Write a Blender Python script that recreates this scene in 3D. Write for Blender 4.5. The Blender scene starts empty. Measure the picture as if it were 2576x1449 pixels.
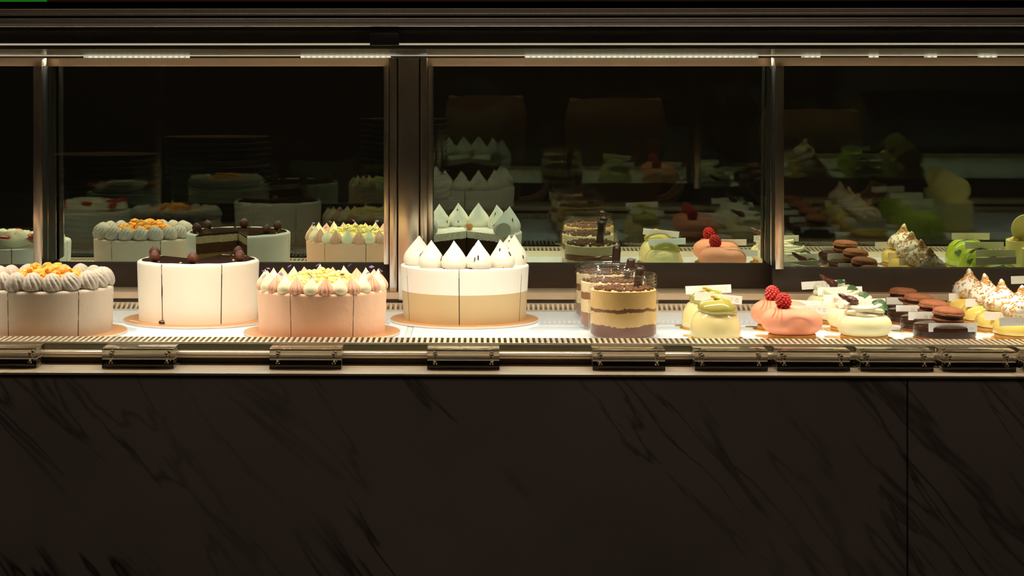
import bpy, bmesh, math, random
from mathutils import Vector, Matrix, noise, Euler
random.seed(7)
R = random.random
PI = math.pi
COL = bpy.context.scene.collection
SC = bpy.context.scene

# ------------------------------------------------------------------ camera, world, light, exposure
FPX, CX, HY, YAW = 5000.0, 1076.0, 215.0, 0.0258      # focal length in pixels, principal point, yaw
CAMZ = 1.26
cam = bpy.data.cameras.new('camera')
cam.sensor_width = 36.0
cam.lens = 36.0 * FPX / 2576.0
cam.shift_x = (1288.0 - CX) / 2576.0
cam.shift_y = (HY - 724.5) / 2576.0
cam.clip_start = 0.05
camo = bpy.data.objects.new('camera', cam)
COL.objects.link(camo)
camo.location = (0, 0, CAMZ)
camo.rotation_euler = (PI / 2, 0, YAW)
SC.camera = camo

world = bpy.data.worlds.new('world')
world.use_nodes = True
world.node_tree.nodes['Background'].inputs[0].default_value = (0.9, 0.75, 0.6, 1)
world.node_tree.nodes['Background'].inputs[1].default_value = 0.004
SC.world = world
SC.view_settings.view_transform = 'Standard'
SC.view_settings.look = 'None'
SC.view_settings.gamma = 1.0
SC.view_settings.use_curve_mapping = False
SC.view_settings.exposure = 0.0
SC.cycles.max_bounces = 14
SC.cycles.transparent_max_bounces = 24
SC.cycles.glossy_bounces = 6
SC.cycles.transmission_bounces = 12
SC.cycles.sample_clamp_indirect = 4.0
SC.cycles.use_denoising = True


def area(name, loc, rot, sx, sy, power, color, spread=PI):
    l = bpy.data.lights.new(name, 'AREA')
    l.shape = 'RECTANGLE'
    l.size, l.size_y, l.energy, l.color, l.spread = sx, sy, power, color, spread
    o = bpy.data.objects.new(name, l)
    COL.objects.link(o)
    o.location, o.rotation_euler = loc, rot
    return o


# LED strip of the display case (the tube itself is built with the case), added unseen warm room fill, added dim fill behind the doors
area('case_led_light', (0.05, 2.418, CAMZ + 0.0438), (math.radians(1), 0, 0), 2.3, 0.012, 7.3, (1.0, 0.885, 0.70), math.radians(116))
area('case_rear_led_light', (0.05, 2.783, CAMZ + 0.0376), (math.radians(-38), 0, 0), 2.3, 0.004, 1.9, (0.88, 1.0, 0.90), math.radians(100))
area('added_room_fill', (0.1, 0.55, 2.6), (math.radians(18), 0, 0), 1.6, 0.9, 4.9, (1.0, 0.83, 0.66))
area('added_back_fill', (0.0, 3.75, 2.5), (math.radians(-10), 0, 0), 2.0, 0.4, 4.0, (1.0, 0.72, 0.45))


# ------------------------------------------------------------------ placing: camera geometry in the world's metres
def P(px, zc):
    """plan position (X, Y) seen at column px at distance zc along the camera axis"""
    xc = (px - CX) / FPX * zc
    return xc * math.cos(YAW) - zc * math.sin(YAW), xc * math.sin(YAW) + zc * math.cos(YAW)


def XY(px, Y):
    u = (px - CX) / FPX
    X = Y * math.tan(math.atan(u) - YAW)
    return X


def Zp(py, zc):
    return CAMZ + (HY - py) * zc / FPX


def depth(X, Y):
    return Y * math.cos(YAW) - X * math.sin(YAW)


SHELF = CAMZ - 0.309
LEDGE = CAMZ - 0.324


# ------------------------------------------------------------------ materials
def nt(m):
    m.use_nodes = True
    return m.node_tree.nodes, m.node_tree.links


def mat(name, col, rough=0.6, metal=0.0, spec=0.5, var=0.10, scale=60.0, bump=0.0, bscale=None, coat=0.0, sss=0.0, aniso=0.0):
    m = bpy.data.materials.new(name)
    N, L = nt(m)
    b = N['Principled BSDF']
    b.inputs['Roughness'].default_value = rough
    b.inputs['Metallic'].default_value = metal
    b.inputs['Specular IOR Level'].default_value = spec
    b.inputs['Coat Weight'].default_value = coat
    b.inputs['Coat Roughness'].default_value = 0.05
    if sss:
        b.inputs['Subsurface Weight'].default_value = sss
        b.inputs['Subsurface Radius'].default_value = (0.006, 0.003, 0.002)
        b.inputs['Subsurface Scale'].default_value = 1.0
    if aniso:
        b.inputs['Anisotropic'].default_value = aniso
    tc = N.new('ShaderNodeTexCoord')
    n = N.new('ShaderNodeTexNoise')
    n.inputs['Scale'].default_value = scale
    n.inputs['Detail'].default_value = 4
    L.new(tc.outputs['Object'], n.inputs['Vector'])
    r = N.new('ShaderNodeValToRGB')
    c = col
    r.color_ramp.elements[0].position, r.color_ramp.elements[1].position = 0.3, 0.7
    r.color_ramp.elements[0].color = [x * (1 - var) for x in c] + [1]
    r.color_ramp.elements[1].color = [min(1, x * (1 + var)) for x in c] + [1]
    L.new(n.outputs['Fac'], r.inputs['Fac'])
    L.new(r.outputs['Color'], b.inputs['Base Color'])
    if bump:
        n2 = N.new('ShaderNodeTexNoise')
        n2.inputs['Scale'].default_value = bscale or scale
        n2.inputs['Detail'].default_value = 5
        L.new(tc.outputs['Object'], n2.inputs['Vector'])
        bp = N.new('ShaderNodeBump')
        bp.inputs['Strength'].default_value = bump
        bp.inputs['Distance'].default_value = 0.002
        L.new(n2.outputs['Fac'], bp.inputs['Height'])
        L.new(bp.outputs['Normal'], b.inputs['Normal'])
    return m


def glass_mix(name, tint, refl, fac=None, ior=1.45, rough=0.0):
    """thin clear sheet: part passes straight on, part is mirrored"""
    m = bpy.data.materials.new(name)
    N, L = nt(m)
    N.remove(N['Principled BSDF'])
    out = N['Material Output']
    t = N.new('ShaderNodeBsdfTransparent')
    t.inputs[0].default_value = (*tint, 1)
    g = N.new('ShaderNodeBsdfGlossy')
    g.inputs['Color'].default_value = (*refl, 1)
    g.inputs['Roughness'].default_value = rough
    mx = N.new('ShaderNodeMixShader')
    if fac == 'facing':
        lw = N.new('ShaderNodeLayerWeight'); lw.inputs['Blend'].default_value = 0.5
        pw = N.new('ShaderNodeMath'); pw.operation = 'POWER'; pw.inputs[1].default_value = 5.0
        L.new(lw.outputs['Facing'], pw.inputs[0])
        ma = N.new('ShaderNodeMath'); ma.operation = 'MULTIPLY_ADD'
        ma.inputs[1].default_value, ma.inputs[2].default_value = 0.45, 0.032
        L.new(pw.outputs[0], ma.inputs[0]); L.new(ma.outputs[0], mx.inputs[0])
    elif fac is None:
        f = N.new('ShaderNodeFresnel')
        f.inputs['IOR'].default_value = ior
        L.new(f.outputs[0], mx.inputs[0])
    else:
        mx.inputs[0].default_value = fac
    L.new(t.outputs[0], mx.inputs[1])
    L.new(g.outputs[0], mx.inputs[2])
    L.new(mx.outputs[0], out.inputs['Surface'])
    return m


def layered(name, stops, wobble=0.002, nscale=50.0, rough=0.55, speck=0.25, spec=0.12):
    """colour bands by height (object Z in metres) with ragged edges"""
    m = bpy.data.materials.new(name)
    N, L = nt(m)
    b = N['Principled BSDF']
    b.inputs['Roughness'].default_value = rough
    b.inputs['Specular IOR Level'].default_value = spec
    tc = N.new('ShaderNodeTexCoord')
    geo = N.new('ShaderNodeNewGeometry')
    sp = N.new('ShaderNodeSeparateXYZ')
    L.new(tc.outputs['Object'], sp.inputs[0])
    n = N.new('ShaderNodeTexNoise')
    n.inputs['Scale'].default_value = nscale
    n.inputs['Detail'].default_value = 6
    n.inputs['Roughness'].default_value = 0.7
    L.new(geo.outputs['Position'], n.inputs['Vector'])
    ma = N.new('ShaderNodeMath'); ma.operation = 'MULTIPLY_ADD'
    L.new(n.outputs['Fac'], ma.inputs[0])
    ma.inputs[1].default_value = wobble * 4
    ma.inputs[2].default_value = -wobble * 2
    ad = N.new('ShaderNodeMath'); ad.operation = 'ADD'
    L.new(sp.outputs['Z'], ad.inputs[0]); L.new(ma.outputs[0], ad.inputs[1])
    dv = N.new('ShaderNodeMath'); dv.operation = 'DIVIDE'
    L.new(ad.outputs[0], dv.inputs[0]); dv.inputs[1].default_value = 0.1
    r = N.new('ShaderNodeValToRGB')
    r.color_ramp.interpolation = 'CONSTANT'
    els = r.color_ramp.elements
    els[0].position, els[0].color = 0.0, [*stops[0][1], 1]
    els[1].position, els[1].color = stops[1][0] / 0.1, [*stops[1][1], 1]
    for z, c in stops[2:]:
        e = els.new(z / 0.1); e.color = [*c, 1]
    L.new(dv.outputs[0], r.inputs['Fac'])
    n2 = N.new('ShaderNodeTexNoise'); n2.inputs['Scale'].default_value = 260.0; n2.inputs['Detail'].default_value = 3
    L.new(tc.outputs['Object'], n2.inputs['Vector'])
    mp = N.new('ShaderNodeMapRange')
    mp.inputs['To Min'].default_value = 1 - speck; mp.inputs['To Max'].default_value = 1 + speck
    L.new(n2.outputs['Fac'], mp.inputs['Value'])
    mul = N.new('ShaderNodeVectorMath'); mul.operation = 'MULTIPLY'
    L.new(r.outputs['Color'], mul.inputs[0]); L.new(mp.outputs[0], mul.inputs[1])
    L.new(mul.outputs[0], b.inputs['Base Color'])
    return m


def emit(name, col, s):
    m = bpy.data.materials.new(name)
    N, L = nt(m)
    b = N['Principled BSDF']
    b.inputs['Base Color'].default_value = (*col, 1)
    b.inputs['Emission Color'].default_value = (*col, 1)
    b.inputs['Emission Strength'].default_value = s
    return m


def marble(name, base, vein, rough, spec=0.5):
    m = bpy.data.materials.new(name)
    N, L = nt(m)
    b = N['Principled BSDF']
    b.inputs['Roughness'].default_value = rough
    b.inputs['Specular IOR Level'].default_value = spec
    tc = N.new('ShaderNodeTexCoord')

    def veins(ang, scale, stretch, w, strength, dist, off):
        mpg = N.new('ShaderNodeMapping')
        mpg.inputs['Rotation'].default_value = (0, math.radians(ang), 0)
        mpg.inputs['Location'].default_value = off
        L.new(tc.outputs['Object'], mpg.inputs['Vector'])
        m2 = N.new('ShaderNodeMapping')
        m2.inputs['Scale'].default_value = (scale * stretch, scale, scale)
        L.new(mpg.outputs[0], m2.inputs['Vector'])
        n = N.new('ShaderNodeTexNoise')
        n.inputs['Scale'].default_value = 1.0
        n.inputs['Detail'].default_value = 5
        n.inputs['Roughness'].default_value = 0.55
        n.inputs['Distortion'].default_value = dist
        L.new(m2.outputs[0], n.inputs['Vector'])
        s = N.new('ShaderNodeMath'); s.operation = 'SUBTRACT'; s.inputs[1].default_value = 0.5
        a = N.new('ShaderNodeMath'); a.operation = 'ABSOLUTE'
        L.new(n.outputs['Fac'], s.inputs[0]); L.new(s.outputs[0], a.inputs[0])
        mr = N.new('ShaderNodeMapRange')
        mr.inputs['From Min'].default_value = 0.0; mr.inputs['From Max'].default_value = w
        mr.inputs['To Min'].default_value = strength; mr.inputs['To Max'].default_value = 0.0
        L.new(a.outputs[0], mr.inputs['Value'])
        # veins fade in and out along the slab
        k = N.new('ShaderNodeTexNoise'); k.inputs['Scale'].default_value = 3.1; k.inputs['Detail'].default_value = 2
        L.new(mpg.outputs[0], k.inputs['Vector'])
        kr = N.new('ShaderNodeMapRange')
        kr.inputs['From Min'].default_value = 0.40; kr.inputs['From Max'].default_value = 0.58
        L.new(k.outputs['Fac'], kr.inputs['Value'])
        mu = N.new('ShaderNodeMath'); mu.operation = 'MULTIPLY'
        L.new(mr.outputs[0], mu.inputs[0]); L.new(kr.outputs[0], mu.inputs[1])
        return mu

    v1 = veins(-53, 4.2, 0.13, 0.0085, 0.95, 0.35, (0.3, 0, 0.2))
    v2 = veins(-48, 8.0, 0.15, 0.014, 0.6, 0.6, (1.7, 0, 0.9))
    mxm = N.new('ShaderNodeMath'); mxm.operation = 'MAXIMUM'
    L.new(v1.outputs[0], mxm.inputs[0]); L.new(v2.outputs[0], mxm.inputs[1])
    cl = N.new('ShaderNodeTexNoise'); cl.inputs['Scale'].default_value = 7; cl.inputs['Detail'].default_value = 4
    L.new(tc.outputs['Object'], cl.inputs['Vector'])
    rr = N.new('ShaderNodeValToRGB')
    rr.color_ramp.elements[0].position, rr.color_ramp.elements[1].position = 0.3, 0.7
    rr.color_ramp.elements[0].color = [x * 0.86 for x in base] + [1]
    rr.color_ramp.elements[1].color = [x * 1.1 for x in base] + [1]
    L.new(cl.outputs['Fac'], rr.inputs['Fac'])
    mix = N.new('ShaderNodeMix'); mix.data_type = 'RGBA'
    L.new(mxm.outputs[0], mix.inputs[0])
    L.new(rr.outputs['Color'], mix.inputs[6])
    mix.inputs[7].default_value = (*vein, 1)
    L.new(mix.outputs[2], b.inputs['Base Color'])
    return m


M = {}
M['steel'] = mat('brushed_steel', (0.60, 0.55, 0.50), 0.26, 1.0, var=0.05, scale=30)
M['steel_post'] = mat('satin_steel', (0.70, 0.57, 0.45), 0.21, 1.0, var=0.05, scale=30)
M['steel_dark'] = mat('dark_anodised_metal', (0.060, 0.040, 0.028), 0.45, 0.3, var=0.1, scale=40)
M['tan_rail'] = mat('champagne_metal', (0.86, 0.62, 0.42), 0.42, 0.6, var=0.05, scale=40)
M['alu'] = mat('aluminium', (0.78, 0.71, 0.64), 0.32, 0.45, var=0.04, scale=30)
M['black'] = mat('black_metal', (0.010, 0.009, 0.008), 0.5, 0.0, var=0.1)
M['valance'] = mat('black_satin', (0.020, 0.018, 0.015), 0.4, 0.0, var=0.1)
M['underside'] = mat('grey_metal_underside', (0.22, 0.20, 0.17), 0.22, 0.9, var=0.05)
M['polished'] = mat('polished_metal', (0.72, 0.74, 0.68), 0.10, 1.0, var=0.02)
M['rod'] = mat('polished_rod', (0.95, 0.88, 0.80), 0.22, 0.75, var=0.02)
M['fascia'] = mat('olive_grey_fascia', (0.19, 0.165, 0.105), 0.35, 0.3, var=0.06, scale=12)
M['rail_cream'] = mat('pale_metal_rail', (0.85, 0.74, 0.58), 0.25, 0.6, var=0.03)
M['groove'] = mat('dark_brown_groove', (0.055, 0.034, 0.022), 0.5, 0.0, var=0.15)
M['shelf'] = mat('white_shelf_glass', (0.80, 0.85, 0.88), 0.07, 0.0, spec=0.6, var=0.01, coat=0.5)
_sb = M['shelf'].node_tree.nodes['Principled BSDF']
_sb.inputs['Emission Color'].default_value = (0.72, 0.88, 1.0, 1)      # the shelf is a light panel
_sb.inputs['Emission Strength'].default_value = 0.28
M['shelf_rim'] = mat('pale_shelf_edge', (0.70, 0.80, 0.84), 0.12, 0.0, var=0.02)
M['grille'] = mat('pale_grille_metal', (0.78, 0.65, 0.48), 0.30, 0.55, var=0.04)
M['ledge'] = marble('pale_marble_ledge', (0.43, 0.335, 0.235), (0.27, 0.20, 0.135), 0.35)
M['marble'] = marble('grey_marble', (0.25, 0.205, 0.175), (0.03, 0.024, 0.02), 0.5, 0.2)
M['front_glass'] = glass_mix('front_glass', (0.985, 0.99, 0.98), (0.9, 0.95, 0.88), 0.045)
M['door_mirror'] = glass_mix('smoked_door_glass', (0.55, 0.55, 0.42), (0.88, 1.0, 0.80), 0.58)
M['door_edge'] = glass_mix('door_glass_back', (0.8, 0.82, 0.78), (0.5, 0.6, 0.5), 0.02)
M['jar_glass'] = glass_mix('jar_glass', (0.975, 0.975, 0.97), (1, 1, 1), 'facing', 1.35, 0.02)
M['card'] = mat('white_card', (0.90, 0.86, 0.80), 0.6, var=0.01)
M['print'] = mat('silver_print', (0.70, 0.65, 0.58), 0.45, 0.2, var=0.02)
M['board'] = mat('kraft_cake_board', (0.55, 0.27, 0.115), 0.38, 0.15, var=0.06, scale=25)
M['board_edge'] = mat('grey_board_edge', (0.55, 0.48, 0.42), 0.7, var=0.05)
M['gold'] = mat('gold_card', (0.83, 0.60, 0.24), 0.25, 0.75, var=0.08, scale=20)
M['gold_leaf'] = mat('gold_leaf', (1.0, 0.76, 0.30), 0.22, 1.0, var=0.1)
M['pin'] = mat('chrome_pin', (0.75, 0.68, 0.60), 0.12, 1.0, var=0.03)
acr = bpy.data.materials.new('clear_acrylic')
N_, L_ = nt(acr)
N_.remove(N_['Principled BSDF'])
ga = N_.new('ShaderNodeBsdfGlass'); ga.inputs['IOR'].default_value = 1.52; ga.inputs['Roughness'].default_value = 0.0
ga.inputs['Color'].default_value = (0.97, 0.95, 0.91, 1)
L_.new(ga.outputs[0], N_['Material Output'].inputs['Surface'])
M['acrylic'] = acr

M['grey_icing'] = mat('taupe_cream', (0.50, 0.41, 0.32), 0.62, spec=0.3, var=0.04, scale=25, bump=0.7, bscale=40)
M['grey_swirl'] = mat('grey_taupe_cream', (0.43, 0.375, 0.315), 0.6, spec=0.3, var=0.05)
M['cream_icing'] = mat('ivory_cream', (0.90, 0.815, 0.685), 0.5, spec=0.3, var=0.02, scale=30, bump=0.06, bscale=60)
M['glaze'] = mat('dark_chocolate_glaze', (0.050, 0.019, 0.010), 0.22, spec=0.5, var=0.1, coat=0.3)
M['pink_icing'] = mat('peach_pink_cream', (0.86, 0.52, 0.345), 0.6, spec=0.3, var=0.05, scale=25, bump=0.8, bscale=48)
M['pink_drop'] = mat('pink_meringue', (0.80, 0.46, 0.32), 0.55, spec=0.3, var=0.04)
M['pale_drop'] = mat('pale_yellow_cream', (0.90, 0.84, 0.58), 0.5, spec=0.3, var=0.03)
M['white_icing'] = mat('white_cream', (0.93, 0.88, 0.79), 0.5, spec=0.3, var=0.015)
M['tan_icing'] = mat('caramel_cream', (0.58, 0.42, 0.22), 0.5, spec=0.3, var=0.03, scale=25)
M['meringue'] = mat('white_meringue', (0.94, 0.90, 0.78), 0.5, spec=0.3, var=0.02)
M['shaving'] = mat('chocolate_shaving', (0.055, 0.022, 0.012), 0.5, var=0.2)
M['crumble'] = mat('orange_crumble', (0.74, 0.33, 0.055), 0.75, spec=0.2, var=0.25, scale=160, bump=0.8, bscale=300)
M['yellow_crumb'] = mat('yellow_crumb', (0.88, 0.76, 0.30), 0.7, spec=0.2, var=0.12, scale=200, bump=0.6, bscale=300)
M['petal'] = mat('violet_petal', (0.20, 0.085, 0.30), 0.6, var=0.2)
M['nut'] = mat('hazelnut_skin', (0.11, 0.026, 0.011), 0.55, var=0.45, scale=120, bump=0.4, bscale=200)
M['caramel'] = mat('caramel', (0.72, 0.33, 0.07), 0.3, var=0.05)
M['coin'] = mat('pale_chocolate_coin', (0.74, 0.74, 0.62), 0.5, var=0.03)
M['sponge_choc'] = layered('chocolate_layers', [(0, (0.34, 0.19, 0.055)), (0.047, (0.10, 0.045, 0.02)), (0.063, (0.62, 0.46, 0.25)), (0.0740, (0.05, 0.02, 0.01))], 0.0012, 90, 0.8, 0.5)
M['sponge_white'] = layered('coffee_sponge_layers', [(0, (0.055, 0.025, 0.013)), (0.060, (0.88, 0.82, 0.66))], 0.0015, 90, 0.8, 0.5)
M['sponge_plain'] = layered('vanilla_layers', [(0, (0.35, 0.20, 0.09)), (0.02, (0.75, 0.62, 0.42)), (0.026, (0.35, 0.20, 0.09)), (0.045, (0.75, 0.62, 0.42)), (0.05, (0.35, 0.2, 0.09))], 0.001, 90, 0.8, 0.4)
M['tiramisu'] = layered('tiramisu_layers', [(0, (0.20, 0.062, 0.018)), (0.0135, (0.80, 0.53, 0.21)), (0.0300, (0.20, 0.085, 0.04)), (0.0342, (0.80, 0.53, 0.21))], 0.0050, 19, 0.5, 0.12)
M['tiramisu_pale'] = layered('cream_sponge_layers', [(0, (0.30, 0.12, 0.05)), (0.0180, (0.85, 0.68, 0.40)), (0.0340, (0.26, 0.11, 0.05)), (0.0430, (0.85, 0.68, 0.40)), (0.0610, (0.2, 0.08, 0.035))], 0.0022, 30, 0.5, 0.15)
M['cocoa'] = mat('cocoa_crumb', (0.16, 0.065, 0.03), 0.85, var=0.3, scale=200, bump=0.8, bscale=250)
M['spoon'] = mat('dark_brown_spoon', (0.045, 0.022, 0.014), 0.25, var=0.1)
M['yellow_dome'] = mat('pale_yellow_glaze', (0.83, 0.68, 0.32), 0.16, spec=0.5, var=0.05, scale=30, coat=0.3)
M['olive_glaze'] = mat('olive_green_glaze', (0.42, 0.36, 0.08), 0.10, spec=0.6, var=0.08, scale=30, coat=0.5)
M['pistachio'] = mat('pistachio', (0.36, 0.36, 0.05), 0.5, var=0.25, scale=150)
M['peel'] = mat('candied_peel', (0.85, 0.52, 0.10), 0.3, var=0.1)
M['peach'] = mat('peach_velvet', (0.83, 0.33, 0.20), 0.62, spec=0.25, var=0.06, scale=30, bump=0.10, bscale=500)
M['strand'] = mat('coral_strand', (0.80, 0.20, 0.08), 0.4, var=0.05)
M['raspberry'] = mat('raspberry', (0.56, 0.022, 0.018), 0.35, var=0.2, scale=90)
M['biscuit'] = mat('golden_biscuit', (0.70, 0.34, 0.08), 0.7, var=0.15, scale=120, bump=0.4, bscale=200)
M['vanilla'] = mat('pale_vanilla_velvet', (0.90, 0.80, 0.47), 0.6, spec=0.25, var=0.03, scale=40, bump=0.08, bscale=500)
M['piped'] = mat('piped_ivory_cream', (0.90, 0.83, 0.60), 0.45, spec=0.35, var=0.04)
M['pecan'] = mat('glazed_pecan', (0.12, 0.032, 0.016), 0.35, var=0.5, scale=120, bump=0.6, bscale=160)
M['leaf'] = mat('green_leaf', (0.075, 0.15, 0.05), 0.45, var=0.35, scale=70)
M['choc_glaze'] = mat('mirror_chocolate', (0.034, 0.013, 0.006), 0.20, spec=0.12, var=0.1, coat=0.03)
M['macaron'] = mat('chocolate_macaron', (0.30, 0.105, 0.045), 0.7, spec=0.25, var=0.18, scale=150, bump=0.35, bscale=250)
M['ganache'] = mat('ganache', (0.06, 0.025, 0.014), 0.5, var=0.1)
M['lemon'] = mat('lemon_glaze', (0.90, 0.64, 0.16), 0.13, spec=0.5, var=0.05, scale=30, coat=0.4)
M['toast'] = mat('toasted_flake', (0.70, 0.34, 0.09), 0.6, var=0.3, scale=100)
M['lime'] = mat('lime_green_glaze', (0.40, 0.52, 0.05), 0.12, spec=0.5, var=0.08, scale=30, coat=0.4)
M['wrap'] = mat('pale_yellow_wrap', (0.80, 0.70, 0.32), 0.4, var=0.03)
M['yellow_coin'] = mat('yellow_chocolate_disc', (0.86, 0.74, 0.28), 0.45, var=0.08, scale=60)
M['strawberry'] = mat('strawberry', (0.66, 0.045, 0.02), 0.3, var=0.3, scale=80)
M['plate'] = mat('glazed_stoneware', (0.42, 0.33, 0.22), 0.45, var=0.08, scale=20)
M['kraft'] = mat('brown_kraft_paper', (0.42, 0.25, 0.12), 0.8, var=0.08, scale=12)
M['wood'] = mat('oak_tray_wood', (0.55, 0.36, 0.18), 0.5, var=0.2, scale=14)
M['counter'] = mat('dark_counter', (0.05, 0.04, 0.03), 0.5, var=0.1)
M['wall'] = mat('brown_wall_paint', (0.10, 0.045, 0.025), 0.8, var=0.05, scale=5)
M['floor'] = mat('dark_tile', (0.09, 0.08, 0.07), 0.5, var=0.15, scale=3)
M['ceil'] = mat('dark_ceiling', (0.04, 0.035, 0.03), 0.8, var=0.05, scale=3)
M['led'] = emit('led_chip', (0.95, 1.0, 0.88), 0.75)
M['led_board'] = emit('led_board', (0.62, 0.72, 0.58), 0.42)
M['diffuser'] = emit('opal_diffuser', (0.80, 0.66, 0.48), 0.55)
M['sign'] = emit('green_sign', (0.02, 0.30, 0.02), 0.35)


# ------------------------------------------------------------------ mesh building
class MB:
    def __init__(s):
        s.v, s.f, s.m = [], [], []

    def add(s, verts, faces, mi=0):
        o = len(s.v)
        s.v += [Vector(p) for p in verts]
        for f in faces:
            s.f.append([o + i for i in f]); s.m.append(mi)
        return s

    def box(s, x0, x1, y0, y1, z0, z1, mi=0, b=0.0):
        if b <= 0:
            vs = [(x0, y0, z0), (x1, y0, z0), (x1, y1, z0), (x0, y1, z0), (x0, y0, z1), (x1, y0, z1), (x1, y1, z1), (x0, y1, z1)]
            return s.add(vs, [(0, 3, 2, 1), (4, 5, 6, 7), (0, 1, 5, 4), (1, 2, 6, 5), (2, 3, 7, 6), (3, 0, 4, 7)], mi)
        bm = bmesh.new()
        bmesh.ops.create_cube(bm, size=1)
        for v in bm.verts:
            v.co = Vector(((x0 + x1) / 2 + v.co.x * (x1 - x0), (y0 + y1) / 2 + v.co.y * (y1 - y0), (z0 + z1) / 2 + v.co.z * (z1 - z0)))
        bmesh.ops.bevel(bm, geom=bm.edges[:], offset=b, segments=2, profile=0.6, affect='EDGES')
        bm.verts.ensure_lookup_table()
        s.add([v.co.copy() for v in bm.verts], [[v.index for v in f.verts] for f in bm.faces], mi)
        bm.free()
        return s

    def lathe(s, prof, seg=32, c=(0, 0, 0), mi=0, rib=0.0, nrib=0, twist=0.0, sx=1.0, sy=1.0, fn=None):
        """profile of (r, z) from bottom to top"""
        vs, fs = [], []
        n = len(prof)
        for j, (r, z) in enumerate(prof):
            for i in range(seg):
                a = 2 * PI * i / seg
                k = 1.0
                if nrib:
                    k = 1 + rib * (abs(math.cos(nrib * 0.5 * a + twist * j / n)) * 2 - 1.2) * (1 if 0 < j < n - 1 else 0.3)
                p = Vector((c[0] + r * k * math.cos(a) * sx, c[1] + r * k * math.sin(a) * sy, c[2] + z))
                if fn: p = fn(p)
                vs.append(p)
        for j in range(n - 1):
            for i in range(seg):
                i2 = (i + 1) % seg
                fs.append((j * seg + i, j * seg + i2, (j + 1) * seg + i2, (j + 1) * seg + i))
        if prof[0][0] > 1e-6: fs.append(tuple(range(seg))[::-1])
        if prof[-1][0] > 1e-6: fs.append(tuple((n - 1) * seg + i for i in range(seg)))
        return s.add(vs, fs, mi)

    def ico(s, c, r, sub=2, mi=0, sc=(1, 1, 1), nz=0.0, nsc=1.0, rot=None):
        bm = bmesh.new()
        bmesh.ops.create_icosphere(bm, subdivisions=sub, radius=1)
        off = Vector((R() * 50, R() * 50, R() * 50))
        vs = []
        for v in bm.verts:
            p = v.co.copy()
            k = 1 + nz * noise.noise(p * nsc + off)
            p = Vector((p.x * sc[0], p.y * sc[1], p.z * sc[2])) * (r * k)
            if rot: p = rot @ p
            vs.append(p + Vector(c))
        s.add(vs, [[v.index for v in f.verts] for f in bm.faces], mi)
        bm.free()
        return s

    def tube(s, pts, rad, seg=8, mi=0, closed=False, rib=0, ribamp=0.0):
        pts = [Vector(p) for p in pts]
        n = len(pts)
        vs, fs = [], []
        rr = rad if isinstance(rad, (list, tuple)) else [rad] * n
        up = Vector((0, 0, 1))
        for j, p in enumerate(pts):
            a = pts[(j + 1) % n] if (closed or j < n - 1) else p
            b = pts[j - 1] if (closed or j > 0) else p
            t = (a - b).normalized()
            u = t.cross(up)
            if u.length < 1e-4: u = t.cross(Vector((1, 0, 0)))
            u.normalize(); w = u.cross(t).normalized()
            for i in range(seg):
                an = 2 * PI * i / seg
                k = 1 + (ribamp * math.cos(rib * an) if rib else 0)
                vs.append(p + (u * math.cos(an) + w * math.sin(an)) * rr[j] * k)
        m = n if closed else n - 1
        for j in range(m):
            j2 = (j + 1) % n
            for i in range(seg):
                i2 = (i + 1) % seg
                fs.append((j * seg + i, j * seg + i2, j2 * seg + i2, j2 * seg + i))
        if not closed:
            fs.append(tuple(range(seg))[::-1]); fs.append(tuple((n - 1) * seg + i for i in range(seg)))
        return s.add(vs, fs, mi)

    def prism_x(s, prof, x0, x1, mi=0):
        """extrude a (y, z) outline along X"""
        n = len(prof)
        vs = [(x0, y, z) for y, z in prof] + [(x1, y, z) for y, z in prof]
        fs = [(i, (i + 1) % n, n + (i + 1) % n, n + i) for i in range(n)]
        fs += [tuple(range(n))[::-1], tuple(range(n, 2 * n))]
        return s.add(vs, fs, mi)

    def xf(s, mtx):
        s.v = [mtx @ p for p in s.v]
        return s

    def build(s, name, mats, parent=None, loc=(0, 0, 0), rot=(0, 0, 0), sharp=38):
        me = bpy.data.meshes.new(name)
        bm = bmesh.new()
        vs = [bm.verts.new(p) for p in s.v]
        for f, mi in zip(s.f, s.m):
            try:
                fc = bm.faces.new([vs[i] for i in f])
            except ValueError:
                continue
            fc.material_index = mi; fc.smooth = True
        bmesh.ops.remove_doubles(bm, verts=bm.verts, dist=1e-6)
        bmesh.ops.recalc_face_normals(bm, faces=bm.faces)
        for e in bm.edges:
            if len(e.link_faces) == 2 and e.calc_face_angle(0) > math.radians(sharp): e.smooth = False
        bm.to_mesh(me); bm.free()
        for m in (mats if isinstance(mats, (list, tuple)) else [mats]): me.materials.append(m)
        o = bpy.data.objects.new(name, me)
        COL.objects.link(o)
        o.location, o.rotation_euler = loc, rot
        if parent: o.parent = parent
        return o


def tag(o, label=None, cat=None, group=None, kind=None):
    if label: o['label'] = label
    if cat: o['category'] = cat
    if group: o['group'] = group
    if kind: o['kind'] = kind
    return o


def thing(name, label, cat, loc=(0, 0, 0), rz=0.0, group=None):
    o = bpy.data.objects.new(name, None)
    o.empty_display_size = 0.02
    COL.objects.link(o)
    o.location, o.rotation_euler = loc, (0, 0, rz)
    return tag(o, label, cat, group)


def dup(root, label, loc, rz=0.0):
    r = root.copy(); COL.objects.link(r)
    r.location, r.rotation_euler = loc, (0, 0, rz)
    r['label'] = label
    for ch in list(root.children):
        c = ch.copy(); COL.objects.link(c); c.parent = r
        for g in list(ch.children):
            d = g.copy(); COL.objects.link(d); d.parent = c
    return r


def inst(o, parent, loc, rot=(0, 0, 0), sc=1.0):
    """another part with the same mesh"""
    c = o.copy(); COL.objects.link(c); c.parent = parent
    c.location, c.rotation_euler = loc, rot
    c.scale = sc if isinstance(sc, tuple) else (sc, sc, sc)
    return c


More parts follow.
